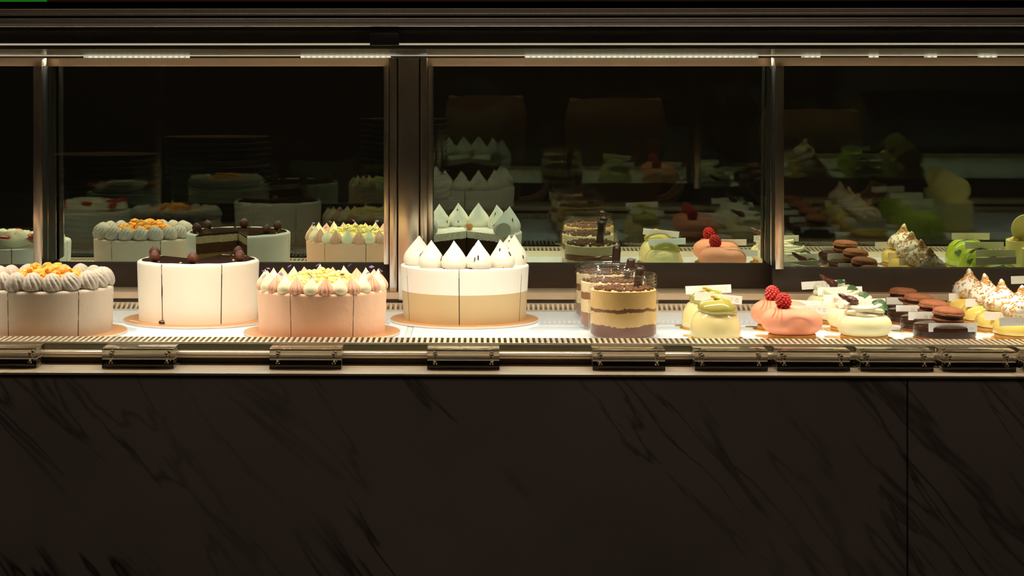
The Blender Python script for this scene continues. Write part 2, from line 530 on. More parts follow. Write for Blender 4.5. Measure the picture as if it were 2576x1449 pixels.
# ------------------------------------------------------------------ the room
XL, XR = -1.25, 1.35
tag(MB().box(-2.6, 2.6, -1.2, 4.4, -0.05, 0.0).build('floor', M['floor']), kind='structure')
tag(MB().box(-2.6, 2.6, -1.2, 4.4, 2.75, 2.8).build('ceiling', M['ceil']), kind='structure')
tag(MB().box(-2.6, 2.6, 4.3, 4.4, 0, 2.75).build('wall_back', M['wall']), kind='structure')
tag(MB().box(-2.7, -2.6, -1.2, 4.4, 0, 2.75).build('wall_left', M['wall']), kind='structure')
tag(MB().box(2.6, 2.7, -1.2, 4.4, 0, 2.75).build('wall_right', M['wall']), kind='structure')

# ------------------------------------------------------------------ the display case
C = CAMZ
case = thing('display_case', 'long glass-fronted pastry display case with marble front and steel frame', 'display case', (0, 0, 0))


def cpart(name, mb, m, label=None, parent=None, **k):
    o = mb.build(name, m, parent or case, **k)
    if label: o['label'] = label
    return o


XS = XY(2283, 2.236)                                              # seam between the marble slabs
cpart('front_panel', MB().box(XL, XS - 0.0009, 2.236, 2.262, 0.08, LEDGE - 0.0028, b=0.0006), M['marble'], 'wide dark veined marble slab')
cpart('front_panel', MB().box(XS + 0.0009, XR, 2.236, 2.262, 0.08, LEDGE - 0.0028, b=0.0006), M['marble'], 'narrow dark veined marble slab right of the seam')
cpart('plinth', MB().box(XL, XR, 2.30, 2.90, 0.0, 0.08), M['black'])
cpart('cabinet_body', MB().box(XL, XR, 2.262, 2.90, 0.08, SHELF - 0.03), M['black'])
cpart('ledge', MB().box(XL, XR, 2.231, 2.311, LEDGE - 0.0026, LEDGE, b=0.0009), M['ledge'], 'pale marble ledge')
# riser between the ledge and the grille
cpart('groove_strip', MB().box(XL, XR, 2.3105, 2.33, LEDGE - 0.006, C - 0.3155), M['groove'])
pr = [(2.314, C - 0.3165), (2.301, C - 0.3165), (2.2985, C - 0.3155), (2.2985, C - 0.3135), (2.3002, C - 0.3128), (2.2988, C - 0.312), (2.2984, C - 0.3105), (2.2992, C - 0.3094), (2.3015, C - 0.3088), (2.3015, C - 0.3105), (2.3095, C - 0.3105), (2.3095, C - 0.3088), (2.314, C - 0.3088)]
cpart('glass_rail', MB().prism_x(pr, XL, XR), M['rail_cream'], 'bright metal rail holding the front glass', sharp=25)
cpart('fascia', MB().box(XL, XR, 2.3135, 2.33, C - 0.3158, C - 0.3012, b=0.0006), M['fascia'])
cpart('front_glass', MB().box(XL, XR, 2.3025, 2.3085, C - 0.3100, C + 0.0795), M['front_glass'])
# perforated air grille along the front: bars with dark slots under a thin frame
g = MB()
pitch = 0.00675
YG0, YG1 = 2.3195, 2.3655
x = XL
while x < XR:
    g.box(x, x + pitch * 0.49, YG0, YG1, C - 0.3035, C - 0.3002)
    x += pitch
g.box(XL, XR, YG0 - 0.003, YG0, C - 0.3045, C - 0.3001)
g.box(XL, XR, YG1, YG1 + 0.0012, C - 0.309, C - 0.3002)
cpart('front_grille', g, M['grille'], 'slotted pale metal air grille')
cpart('grille_channel', MB().box(XL, XR, 2.3135, YG1, C - 0.330, C - 0.309).box(XL, XR, 2.314, 2.3165, C - 0.309, C - 0.3046), M['black'])
# shelf: two lit white glass panels with a pale joint
XJ0, XJ1 = XY(1016, 2.40), XY(1029, 2.40)
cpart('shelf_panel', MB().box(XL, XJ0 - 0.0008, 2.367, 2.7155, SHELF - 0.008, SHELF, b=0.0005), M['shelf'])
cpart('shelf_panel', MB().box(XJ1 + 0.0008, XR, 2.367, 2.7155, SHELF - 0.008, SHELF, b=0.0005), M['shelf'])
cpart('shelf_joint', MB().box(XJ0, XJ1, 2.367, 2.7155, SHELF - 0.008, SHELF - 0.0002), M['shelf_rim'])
cpart('shelf_tray', MB().box(XL, XR, 2.3667, 2.7155, SHELF - 0.03, SHELF - 0.0085), M['steel'])
# rear grille
g = MB()
x = XL
while x < XR:
    g.prism_x([(2.7205, C - 0.3068), (2.7400, C - 0.3010), (2.7400, C - 0.3045), (2.7205, C - 0.3100)], x, x + pitch * 0.47)
    x += pitch
g.box(XL, XR, 2.7162, 2.7205, C - 0.312, C - 0.3066, b=0.0006)
g.box(XL, XR, 2.7400, 2.7440, C - 0.309, C - 0.3000, b=0.0006)
cpart('rear_grille', g, M['grille'])
cpart('rear_channel', MB().prism_x([(2.7207, C - 0.318), (2.7398, C - 0.3120), (2.7398, C - 0.330), (2.7207, C - 0.330)], XL, XR), M['black'])
# door track
cpart('door_track', MB().box(XL, XR, 2.7455, 2.87, C - 0.2955, C - 0.2865, b=0.0006), M['tan_rail'])
cpart('track_groove', MB().box(XL, XR, 2.7475, 2.86, C - 0.305, C - 0.2955), M['groove'])


def Xd(px, Y=2.80): return XY(px, Y)


def door(x0, x1, Y, stile_l, stile_r, label, lean, zr=0.2520):
    d = MB().box(x0, x1, Y + 0.022, Y + 0.038, C - 0.2862, C - zr, b=0.0008).build('sliding_door', M['steel_dark'], case)
    d['label'] = label
    # glass: the face towards the shop mirrors, the rest is clear; it leans very slightly forward
    t = math.tan(lean)
    z0, z1, y0, th = C - zr - 0.002, C + 0.0300, Y + 0.030, 0.005
    k = (z1 - z0) * t
    vs = [(x0, y0, z0), (x1, y0, z0), (x1, y0 - k, z1), (x0, y0 - k, z1), (x0, y0 + th, z0), (x1, y0 + th, z0), (x1, y0 + th - k, z1), (x0, y0 + th - k, z1)]
    mb = MB().add(vs, [(0, 1, 2, 3)], 0)
    mb.add(vs, [(5, 4, 7, 6), (4, 0, 3, 7), (1, 5, 6, 2), (4, 5, 1, 0), (3, 2, 6, 7)], 1)
    o = mb.build('door_glass', [M['door_mirror'], M['door_edge']], d)
    o = MB().box(x0, x1, Y + 0.004, Y + 0.036, C + 0.0272, C + 0.0385, b=0.0006).build('top_rail', M['tan_rail'], d)
    for sx in (stile_l, stile_r):
        if sx:
            a, b_ = sx
            st = MB().box(a, b_, Y - 0.002, Y + 0.006, C - zr + 0.0002, C + 0.0270, b=0.0014).build('stile', M['steel_post'], d)
            MB().box(a - 0.0002, b_ + 0.0002, Y + 0.006, Y + 0.034, C - zr + 0.0002, C + 0.0270).build('blackout_backing', M['black'], st)  # black backing added to keep the stile dark in the door reflection
    return d


# left bay: door running in front at far left, then the wide door; right bay the same mirrored
door(XL, Xd(119, 2.79), 2.793 - 0.043, None, (Xd(84, 2.75), Xd(106.5, 2.75)), 'narrow door at the left end, nearest track', 0.0105)
door(Xd(108.5, 2.79), Xd(978, 2.79), 2.793, (Xd(109, 2.79), Xd(119, 2.79)), (Xd(965, 2.79), Xd(978, 2.79)), 'wide door left of the steel post', 0.0105)
door(Xd(1075, 2.79), Xd(1972, 2.79), 2.793, (Xd(1076, 2.79), Xd(1089, 2.79)), (Xd(1939, 2.79), Xd(1946, 2.79)), 'wide door right of the steel post', 0.030)
door(Xd(1949.5, 2.75), XR, 2.793 - 0.043, (Xd(1950, 2.75), Xd(1972, 2.75)), None, 'door at the right end, nearest track', 0.042, 0.2535)

# central steel post with its two channels
po = MB().box(Xd(1001.5, 2.74), Xd(1053, 2.74), 2.7435, 2.80, C - 0.2975, C + 0.0384, b=0.0022).build('steel_post', M['steel_post'], case)
MB().box(Xd(980, 2.76), Xd(998.5, 2.76), 2.760, 2.80, C - 0.2863, C + 0.0384, b=0.0012).build('post_channel', M['steel_post'], po)
MB().box(Xd(1057, 2.76), Xd(1074, 2.76), 2.760, 2.80, C - 0.2863, C + 0.0384, b=0.0012).build('post_channel', M['steel_post'], po)
MB().box(Xd(996, 2.77), Xd(1060, 2.77), 2.770, 2.80, C - 0.2863, C + 0.0384).build('post_shadow_gap', M['black'], po)

# canopy above
cy = MB().prism_x([(2.433, C + 0.0463), (2.806, C + 0.0425), (2.806, C + 0.0880), (2.345, C + 0.0880), (2.345, C + 0.0575), (2.433, C + 0.0575)], XL, XR).build('canopy', M['underside'], case, sharp=20)
MB().box(XL, XR, 2.790, 2.90, C + 0.0387, C + 0.0424).build('door_head', M['steel'], cy)
MB().tube([(XL, 2.7862, C + 0.0419), (XR, 2.7862, C + 0.0419)], 0.0007, 10).build('lens_edge', M['diffuser'], cy)
for y_, z_ in ((2.3045, 0.0834), (2.3045, 0.0774), (2.3045, 0.0691)):
    MB().tube([(XL, y_, C + z_), (XR, y_, C + z_)], 0.00075, 10).build('highlight_rod', M['rod'], cy)  # rods added so the rail lips show a bright highlight line
MB().box(XL, XR, 2.325, 2.345, C + 0.0497, C + 0.0612, b=0.0006).build('valance', M['valance'], cy)
MB().box(XL, XR, 2.3255, 2.345, C + 0.0612, C + 0.0640, b=0.0006).build('valance_lip', M['groove'], cy)
MB().box(XL, XR, 2.330, 2.345, C + 0.0640, C + 0.0985).build('canopy_front', M['black'], cy)
MB().box(XL, XR, 2.330, 2.87, C + 0.0882, C + 0.0985).build('canopy_top', M['black'], cy)


def rail(z0, z1, nm):
    Y0, lip = 2.309, 0.0016
    pf = [(2.3295, z0), (Y0 - 0.002, z0), (Y0 - 0.004, z0 + 0.0006), (Y0 - 0.0035, z0 + lip), (Y0 - 0.0008, z0 + lip + 0.0004), (Y0 + 0.0008, (z0 + z1) / 2), (Y0 - 0.0008, z1 - lip - 0.0004), (Y0 - 0.0035, z1 - lip), (Y0 - 0.004, z1 - 0.0006), (Y0 - 0.002, z1), (2.3295, z1)]
    return MB().prism_x(pf, XL, XR).build(nm, M['alu'], cy, sharp=30)


rail(C + 0.0690, C + 0.0786, 'glass_head_rail')
rail(C + 0.0812, C + 0.0893, 'upper_rail')
MB().box(Xd(930, 2.31), Xd(1003, 2.31), 2.312, 2.325, C + 0.0468, C + 0.0612, b=0.0008).build('glass_bracket', M['valance'], cy)
lb = MB().box(XL, XR, 2.4065, 2.4305, C + 0.0442, C + 0.0575, b=0.0004).build('light_bar', M['underside'], cy)
MB().box(XL, XR, 2.4050, 2.4065, C + 0.0489, C + 0.0522, b=0.0004).build('diffuser_edge', M['diffuser'], lb)
rs = MB().box(XL, XR, 2.786, 2.7895, C + 0.0386, C + 0.0413).build('rear_light_bar', M['polished'], cy)
lm = MB()
mods = [(P(a, 2.785)[0], P(b_, 2.785)[0]) for a, b_ in ((-420, -40), (205, 475), (755, 975), (1320, 1905), (2012, 2060), (2180, 2205), (2318, 2348), (2452, 2500), (2620, 2760))]
x = XL + 0.02
while x < XR - 0.02:
    if any(a <= x <= b_ for a, b_ in mods):
        lm.box(x, x + 0.0046, 2.7853, 2.7858, C + 0.0391, C + 0.0409)
    x += 0.0081
lm.build('led_chips', M['led'], rs)
lm = MB()
for a, b_ in mods: lm.box(max(a, XL), min(b_, XR), 2.7858, 2.7861, C + 0.0387, C + 0.0412)
lm.build('led_board', M['led_board'], rs)
cpart('end_panel', MB().box(XL - 0.02, XL, 2.24, 2.90, 0.0, C + 0.10), M['steel_dark'])
cpart('end_panel', MB().box(XR, XR + 0.02, 2.24, 2.90, 0.0, C + 0.10), M['steel_dark'])


# ------------------------------------------------------------------ acrylic price holders on the ledge
def price_holder(px0, px1, label, first=[None]):
    zc = 2.269
    Xa, Xb = XY(px0, 2.2635), XY(px1, 2.2635)
    xc = (Xa + Xb) / 2
    if first[0] is None:
        w = 0.0825
        t = thing('price_holder', label, 'price holder', (xc, 2.2635, LEDGE), 0, 'clear acrylic price holders')
        hw = w / 2
        MB().box(-hw, hw, 0, 0.044, 0.0002, 0.0105, b=0.0005).build('lower_block', M['acrylic'], t)
        MB().box(-hw, hw, 0, 0.044, 0.0113, 0.0235, b=0.0005).build('upper_block', M['acrylic'], t)
        MB().box(-hw + 0.0005, hw - 0.0005, 0.0006, 0.0434, 0.0106, 0.0112).build('price_card', M['card'], t)
        for sx in (-1, 1):
            for yy in (0.010, 0.030):
                MB().lathe([(0.0001, 0.0045), (0.0022, 0.0052), (0.0026, 0.0066), (0.0017, 0.0074), (0.0017, 0.0145), (0.0026, 0.0152), (0.0026, 0.0166), (0.0016, 0.0178), (0.0001, 0.0182)], 12).build('pin', M['pin'], t, loc=(sx * (hw - 0.0095), yy, 0))
        first[0] = t
        return t
    return dup(first[0], label, (xc, 2.2635, LEDGE))


for a, b_, lb_ in [(-89, 92, 'acrylic price holder cut by the left edge, below the taupe cake'),
                   (256, 437, 'acrylic price holder in front of the chocolate-topped cake'),
                   (677, 859, 'acrylic price holder in front of the pink cake'),
                   (1075, 1256, 'acrylic price holder in front of the white and caramel cake'),
                   (1490, 1675, 'acrylic price holder in front of the dessert jars'),
                   (1748, 1932, 'acrylic price holder in front of the yellow domes with green glaze'),
                   (1952, 2142, 'acrylic price holder in front of the peach pastries with raspberries'),
                   (2163, 2351, 'acrylic price holder in front of the vanilla pastries with leaves'),
                   (2369, 2560, 'acrylic price holder in front of the chocolate discs with macarons'),
                   (2574, 2764, 'acrylic price holder cut by the right edge, below the lemon pastries')]:
    price_holder(a, b_, lb_)


# ------------------------------------------------------------------ cakes
def cake_board(px, zc, r, label, first=[None]):
    X, Y = P(px, zc)
    mb = MB()
    th = 0.0032
    mb.lathe([(r - 0.0004, 0), (r, 0.0004), (r, th - 0.0004)], 96, mi=1)
    mb.lathe([(r, th - 0.0004), (r - 0.0005, th), (0.0001, th)], 96, mi=0)
    o = mb.build('cake_board', [M['board'], M['board_edge']], loc=(X, Y, SHELF + 0.0002))
    tag(o, label, 'cake board', 'round kraft cake boards')
    return X, Y, SHELF + 0.0002 + th


def sector(rb, rt, h, a0, a1, gap, bands=None, round_=0.004):
    """one slice: outer wall 0 (and 2 below the band line), top 0/3, cut faces 1. Angles from the back (+Y), clockwise to +X."""
    n = max(6, int((a1 - a0) / 3))
    prof = [(rb, 0.0)]
    steps = 10
    for i in range(1, steps):
        z = (h - round_) * i / (steps - 1)
        prof.append((rb + (rt - rb) * z / h, z))
    for i in range(1, 5):
        t = i / 4 * PI / 2
        prof.append((rt - round_ * (1 - math.cos(t)), h - round_ + round_ * math.sin(t)))
    for k in (0.82, 0.6, 0.35): prof.append((rt * k, h))
    mid = math.radians((a0 + a1) / 2)
    hw = math.radians(a1 - a0) / 2
    off = gap / 2 / math.sin(min(hw, PI / 2))
    sh = Vector((math.sin(mid), math.cos(mid), 0)) * off
    mb = MB()
    vs, fs, fm = [], [], []
    m = len(prof)
    for i in range(n + 1):
        a = math.radians(a0 + (a1 - a0) * i / n)
        for r, z in prof:
            rr = r - off * 0.98
            vs.append(Vector((math.sin(a) * rr, math.cos(a) * rr, z)) + sh)
    c0, c1 = len(vs), len(vs) + 1
    vs += [Vector((0, 0, 0)) + sh, Vector((0, 0, h)) + sh]
    for i in range(n):
        for j in range(m - 1):
            fs.append((i * m + j, (i + 1) * m + j, (i + 1) * m + j + 1, i * m + j + 1))
            zz = (prof[j][1] + prof[j + 1][1]) / 2
            mi = 0
            if bands is not None and zz < bands: mi = 2
            fm.append(mi)
        fs.append((i * m + m - 1, (i + 1) * m + m - 1, c1)); fm.append(0)
        fs.append(((i + 1) * m, i * m, c0)); fm.append(1)
    for i, flip in ((0, False), (n, True)):
        f = [c0] + [i * m + j for j in range(m)] + [c1]
        fs.append(f[::-1] if flip else f); fm.append(1)
    mb.v = vs; mb.f = fs; mb.m = fm
    return mb


def ring_pos(r, deg): return (math.sin(math.radians(deg)) * r, math.cos(math.radians(deg)) * r)


def onion(R0, H, sharp_=1.0):
    tab = ((0, .74), (.05, .88), (.12, .97), (.20, 1.0), (.29, .985), (.38, .92), (.47, .81), (.56, .67), (.65, .525), (.74, .38), (.82, .255), (.89, .15), (.95, .07), (1.0, .012))
    return [(R0 * r ** sharp_, H * t) for t, r in tab]


def lump_heap(mb, n, rad, h, r0, r1, nz=0.35):
    mb.lathe([(rad * 0.98 * math.cos(k * PI / 16), h * 0.62 * math.sin(k * PI / 16)) for k in range(8)] + [(0.0001, h * 0.62)], 40)
    for i in range(n):
        a, q = R() * 2 * PI, math.sqrt(R())
        x, y = math.cos(a) * rad * q, math.sin(a) * rad * q
        z = h * (1 - q * q) * (0.52 + 0.48 * R())
        mb.ico((x, y, z + r0 * 0.4), r0 + (r1 - r0) * R() * (1.1 - q * 0.5), 2, sc=(1, 1, 0.85), nz=nz, nsc=1.8)
    return mb


# --- taupe cake with grey swirls
X, Y, Z = cake_board(122, 2.481, 0.0976, 'round kraft cake board under the taupe cake with orange crumble')
t = thing('layer_cake', 'taupe cream cake ringed with grey swirls and topped with orange crumble', 'cake', (X, Y, Z), 0, 'whole cakes on boards')
cuts = [28, 61 + 27, 141, 205, 268, 330]
H1 = 0.0560
for i in range(6):
    a0, a1 = cuts[i], cuts[(i + 1) % 6] + (360 if i == 5 else 0)
    sector(0.079, 0.0805, H1, a0, a1, 0.0011).build('slice', [M['grey_icing'], M['sponge_plain']], t)
sw = None
pf = [(0.0085, 0), (0.0112, 0.002), (0.0122, 0.0058), (0.0119, 0.0105), (0.0104, 0.0152), (0.0076, 0.0190), (0.0040, 0.0216), (0.0004, 0.0228)]
base = []
for j in range(len(pf) * 4 - 3):
    k, f = divmod(j, 4)
    a, b_ = pf[k], pf[min(k + 1, len(pf) - 1)]
    base.append((a[0] + (b_[0] - a[0]) * f / 4, a[1] + (b_[1] - a[1]) * f / 4))
for i in range(18):
    d = i * 360 / 18 + 4
    x, y = ring_pos(0.0685, d)
    s_ = 0.96 + 0.12 * R()
    rot = (math.radians(-16), math.radians(R() * 10 - 5), math.radians(180 - d) + 0)
    if sw is None:
        sw = MB().lathe(base, 110, rib=0.075, nrib=11, twist=9.0).build('cream_swirl', M['grey_swirl'], t, loc=(x, y, H1 - 0.0012), rot=rot, sharp=80)
    else:
        inst(sw, t, (x, y, H1 - 0.0012), (math.radians(-10 + R() * 12), math.radians(R() * 24 - 12), math.radians(180 - d + R() * 50 - 25)), s_)
cr = lump_heap(MB(), 260, 0.0625, 0.0245, 0.0030, 0.0078).build('crumble_topping', M['crumble'], t, loc=(0, 0, H1 - 0.001))
tag(cr, kind='stuff')

# --- chocolate-topped ivory cake, one slice gone at the back
X, Y, Z = cake_board(499, 2.614, 0.0976, 'round kraft cake board under the chocolate-topped ivory cake')
t = thing('layer_cake', 'ivory cream cake with glossy dark chocolate top and whole hazelnuts', 'cake', (X, Y, Z), 0, 'whole cakes on boards')
cuts = [16, 83, 150, 208, 262, 314]
H2 = 0.0765
for i in range(5):
    sl = sector(0.0775, 0.0800, H2, cuts[i], cuts[i + 1], 0.0013, round_=0.0032).build('slice', [M['cream_icing'], M['sponge_choc']], t)
    mid = math.radians((cuts[i] + cuts[i + 1]) / 2)
    # chocolate glaze on this slice, inside the raised cream rim
    n = 16
    vs = []
    a0, a1 = cuts[i], cuts[i + 1]
    off = Vector((math.sin(mid), math.cos(mid), 0)) * 0.0016
    for zz in (H2 - 0.0005, H2 + 0.0007):
        vs.append(Vector((0, 0, zz)) + off)
        for k in range(n + 1):
            a = math.radians(a0 + (a1 - a0) * k / n)
            rr = 0.0728 + 0.0006 * math.sin(a * 9)
            vs.append(Vector((math.sin(a) * rr, math.cos(a) * rr, zz)) + off)
    m = n + 2
    fs = [tuple(range(m)), tuple(range(m, 2 * m))] + [(k, (k + 1) % m, m + (k + 1) % m, m + k) for k in range(m)]
    MB().add(vs, fs).build('glaze', M['glaze'], sl)
rim = [(math.sin(a * PI / 180) * 0.0752, math.cos(a * PI / 180) * 0.0754, H2 - 0.0008 + 0.0003 * math.sin(a * 0.2)) for a in range(17, 314, 3)]
MB().tube(rim, 0.0019, 8).build('cream_rim', M['cream_icing'], t)
nut = None
nutp = [(0.0008, 0.0), (0.0045, 0.0010), (0.0066, 0.0038), (0.0070, 0.0068), (0.0062, 0.0098), (0.0042, 0.0124), (0.0018, 0.0142), (0.0001, 0.0150)]
for k, d in enumerate((49, 116, 179, 235, 288)):
    x, y = ring_pos(0.0625, d)
    if nut is None: nut = MB().lathe(nutp, 20, fn=lambda p: p * (1 + 0.05 * noise.noise(p * 220))).build('hazelnut', M['nut'], t, loc=(x, y, H2 + 0.0005), rot=(0.15, -0.1, 1))
    else: inst(nut, t, (x, y, H2 + 0.0005), (R() * 0.5 - 0.25, R() * 0.5 - 0.25, R() * 6), 0.95 + R() * 0.12)
gl = None
for k in range(15):
    d = (49, 116, 179, 235, 288)[k % 5] + R() * 26 - 13
    x, y = ring_pos(0.055 + 0.016 * R(), d)
    if gl is None:
        mb = MB()
        for q in range(3): mb.box(-0.002 + q * 0.0012, 0.0005 + q * 0.001, -0.0012, 0.0014, q * 0.0004, q * 0.0004 + 0.0012)
        gl = mb.build('gold_leaf', M['gold_leaf'], t, loc=(x, y, H2 + 0.0007), rot=(0.1, 0.1, R() * 6))
    else: inst(gl, t, (x, y, H2 + 0.0008), (R() * 0.8 - 0.4, R() * 0.8 - 0.4, R() * 6), 0.6 + R() * 0.7)
# chocolate smear at the left cut
MB().ico((0, 0, 0), 0.0058, 2, sc=(0.22, 0.25, 1.9), nz=0.3).build('chocolate_smear', M['glaze'], t, loc=(math.sin(math.radians(208)) * 0.0782, math.cos(math.radians(208)) * 0.0782, 0.042))
MB().ico((0, 0, 0), 0.0040, 2, sc=(1.1, 0.6, 0.7), nz=0.5).build('chocolate_smear', M['glaze'], t, loc=(math.sin(math.radians(208)) * 0.0785, math.cos(math.radians(208)) * 0.0785, 0.0022))

# --- pink cake
X, Y, Z = cake_board(810, 2.478, 0.0976, 'round kraft cake board under the pink cake')
t = thing('layer_cake', 'peach pink cake ringed with alternating pink and cream drops, yellow crumbs on top', 'cake', (X, Y, Z), 0, 'whole cakes on boards')
cuts = [-15 + 360, 0, 0, 0, 0, 0]
cuts = [14, 84, 147, 204, 275, 325]
H3 = 0.0535
for i in range(6):
    a0, a1 = cuts[i], cuts[(i + 1) % 6] + (360 if i == 5 else 0)
    sector(0.0785, 0.0808, H3, a0, a1, 0.0009).build('slice', [M['pink_icing'], M['sponge_plain']], t)
pd = wd = None
for i in range(26):
    d = i * 360 / 26 + 6
    x, y = ring_pos(0.0718, d)
    sc_ = (1, 1, 1.0 + 0.12 * (R() - 0.3))
    ro = (R() * 0.16 - 0.08, R() * 0.16 - 0.08, R() * 6)
    z = H3 - 0.0015
    if i % 2 == 0:
        if pd is None: pd = MB().lathe([(max(a, 0.0005), b) for a, b in onion(0.0098, 0.0208, 0.85)], 44, rib=0.16, nrib=13).build('pink_drop', M['pink_drop'], t, loc=(x, y, z), rot=ro, sharp=85)
        else: inst(pd, t, (x, y, z), ro, sc_)
    else:
        if wd is None: wd = MB().lathe(onion(0.0100, 0.0232, 1.0), 28).build('cream_drop', M['pale_drop'], t, loc=(x, y, z), rot=ro, sharp=85)
        else: inst(wd, t, (x, y, z), ro, sc_)
tag(lump_heap(MB(), 300, 0.061, 0.022, 0.0020, 0.0046).build('crumb_topping', M['yellow_crumb'], t, loc=(0, 0, H3)), kind='stuff')
pt_ = None
for k in range(11):
    d = (k * 2 + 1) * 360 / 26 * 1.18 + 8
    x, y = ring_pos(0.066 + 0.008 * R(), d)
    ro = (R() * 1.2 - 0.6, R() * 1.2 - 0.6, R() * 6)
    if pt_ is None:
        mb = MB()
        for q in range(4):
            a = q * PI / 2
            mb.ico((math.cos(a) * 0.0016, math.sin(a) * 0.0016, 0.0008), 0.0019, 1, sc=(1, 1, 0.3), nz=0.3)
        pt_ = mb.build('violet_petal', M['petal'], t, loc=(x, y, H3 + 0.0214), rot=ro)
    else: inst(pt_, t, (x, y, H3 + 0.0212 + R() * 0.001), ro, 0.7 + 0.5 * R())

# --- white and caramel cake with tall meringues, slices gone at the back
X, Y, Z = cake_board(1168, 2.612, 0.0972, 'round kraft cake board under the white and caramel cake')
WX, WY = X, Y
tb = MB()
t = thing('layer_cake', 'white over caramel cream cake crowned with tall white meringue peaks', 'cake', (X + 0.0005, Y, Z), 0, 'whole cakes on boards')
H4 = 0.0710
cuts = [50, 118, 184, 246, 310]
cuts = [48, 118, 184.5, 243, 312]
for i in range(4):
    sector(0.0802, 0.0843, H4, cuts[i], cuts[i + 1], 0.0010, bands=0.0370, round_=0.0025).build('slice', [M['white_icing'], M['sponge_white'], M['tan_icing']], t)
mg = None
for k, (d, s_) in enumerate(((180 + 12, 0.88), (180 - 17, 1.03), (180 + 42, 1.0), (180 - 50, 1.0), (180 + 80, 1.05), (180 - 92, 1.08), (180 + 112, 1.0), (62, 1.0))):
    x, y = ring_pos(0.0640, d)
    ro = (R() * 0.14 - 0.07, R() * 0.14 - 0.07, R() * 6)
    if mg is None: mg = MB().lathe(onion(0.0168, 0.0365, 0.92), 36, fn=lambda p: p + Vector((0.0016 * max(0, p.z - 0.026) / 0.01, 0, 0))).build('meringue_peak', M['meringue'], t, loc=(x, y, H4 - 0.001), rot=ro, sharp=85)
    else: inst(mg, t, (x, y, H4 - 0.001), ro, s_)
sv = None
for k in range(46):
    d = R() * 250 + 55
    rr = 0.064 + (R() - 0.5) * 0.028
    if k % 3 == 0:
        x, y = ring_pos(0.045 + R() * 0.036, d); z = H4 + 0.0006
        ro = (0, 0, R() * 6)
    else:
        c = ((194, 0.93), (163, 1.02), (222, 1.0), (130, 1.0), (260, 1.05), (88, 1.08), (292, 1.0), (62, 1.0))[k % 8]
        bx, by = ring_pos(0.064, c[0])
        hz = 0.010 + 0.021 * R()
        on = onion(0.0168, 0.0365, 0.92); q_ = next(k_ for k_ in range(len(on) - 1) if on[k_ + 1][1] >= hz)
        rad = (on[q_][0] + (on[q_ + 1][0] - on[q_][0]) * (hz - on[q_][1]) / (on[q_ + 1][1] - on[q_][1])) * c[1] + 0.0002
        an = R() * 2 * PI
        x, y, z = bx + math.cos(an) * rad, by + math.sin(an) * rad, H4 - 0.001 + hz * c[1]
        ro = (0.9 * (R() - 0.5), 0.9 + R() * 0.5, an)
    if sv is None: sv = MB().box(-0.0042, 0.0042, -0.0008, 0.0008, -0.0004, 0.0004).build('chocolate_shaving', M['shaving'], t, loc=(x, y, z), rot=ro)
    else: inst(sv, t, (x, y, z), ro, (0.4 + 0.7 * R(), 1, 1))
MB().ico((0, 0, 0), 0.0058, 3).build('caramel_ball', M['caramel'], t, loc=(0.004, -0.012, H4 + 0.0052))
cc = MB().lathe([(0.0001, -0.0012), (0.0112, -0.0012), (0.0117, -0.0006), (0.0117, 0.0006), (0.0112, 0.0012), (0.0001, 0.0012)], 40).build('chocolate_coin', M['coin'], t, loc=(0.0550, 0.0585, H4 + 0.0095), rot=(math.radians(80), 0, math.radians(-10)))
inst(cc, t, (-0.0560, 0.0575, H4 + 0.0095), (math.radians(80), 0, math.radians(14)))

# --- strawberry cake just past the left edge, seen in the glass doors
X, Y, Z = cake_board(-168, 2.60, 0.0976, 'round kraft cake board at the left end, under the strawberry cake')
t = thing('layer_cake', 'white cream cake with cream folds and sliced strawberries, seen mirrored at the left end', 'cake', (X, Y, Z), 0, 'whole cakes on boards')
cuts = [20, 80, 140, 200, 260, 320]
for i in range(6):
    a0, a1 = cuts[i], cuts[(i + 1) % 6] + (360 if i == 5 else 0)
    sector(0.079, 0.081, 0.062, a0, a1, 0.001).build('slice', [M['white_icing'], M['sponge_plain']], t)
for k in range(4):
    rr = 0.062 - 0.013 * k
    pts = [(math.cos(a * PI / 24) * rr, math.sin(a * PI / 24) * rr, 0.066 + 0.0025 * k + 0.002 * math.sin(a * 1.3 + k)) for a in range(48)]
    MB().tube(pts, 0.0085, 14, closed=True, rib=5, ribamp=0.10).build('cream_fold', M['piped'], t)
sb = None
for k in range(9):
    x, y = ring_pos(0.050 + 0.02 * (k % 2), k * 40 + 12)
    ro = (R() * 0.7 - 0.2, R() * 0.6 - 0.3, R() * 6)
    if sb is None: sb = MB().lathe([(0.0005, -0.003), (0.007, -0.0028), (0.010, 0), (0.007, 0.0028), (0.0005, 0.003)], 20, sx=1.25).build('strawberry_slice', M['strawberry'], t, loc=(x, y, 0.0775), rot=ro)
    else: inst(sb, t, (x, y, 0.0775), ro)


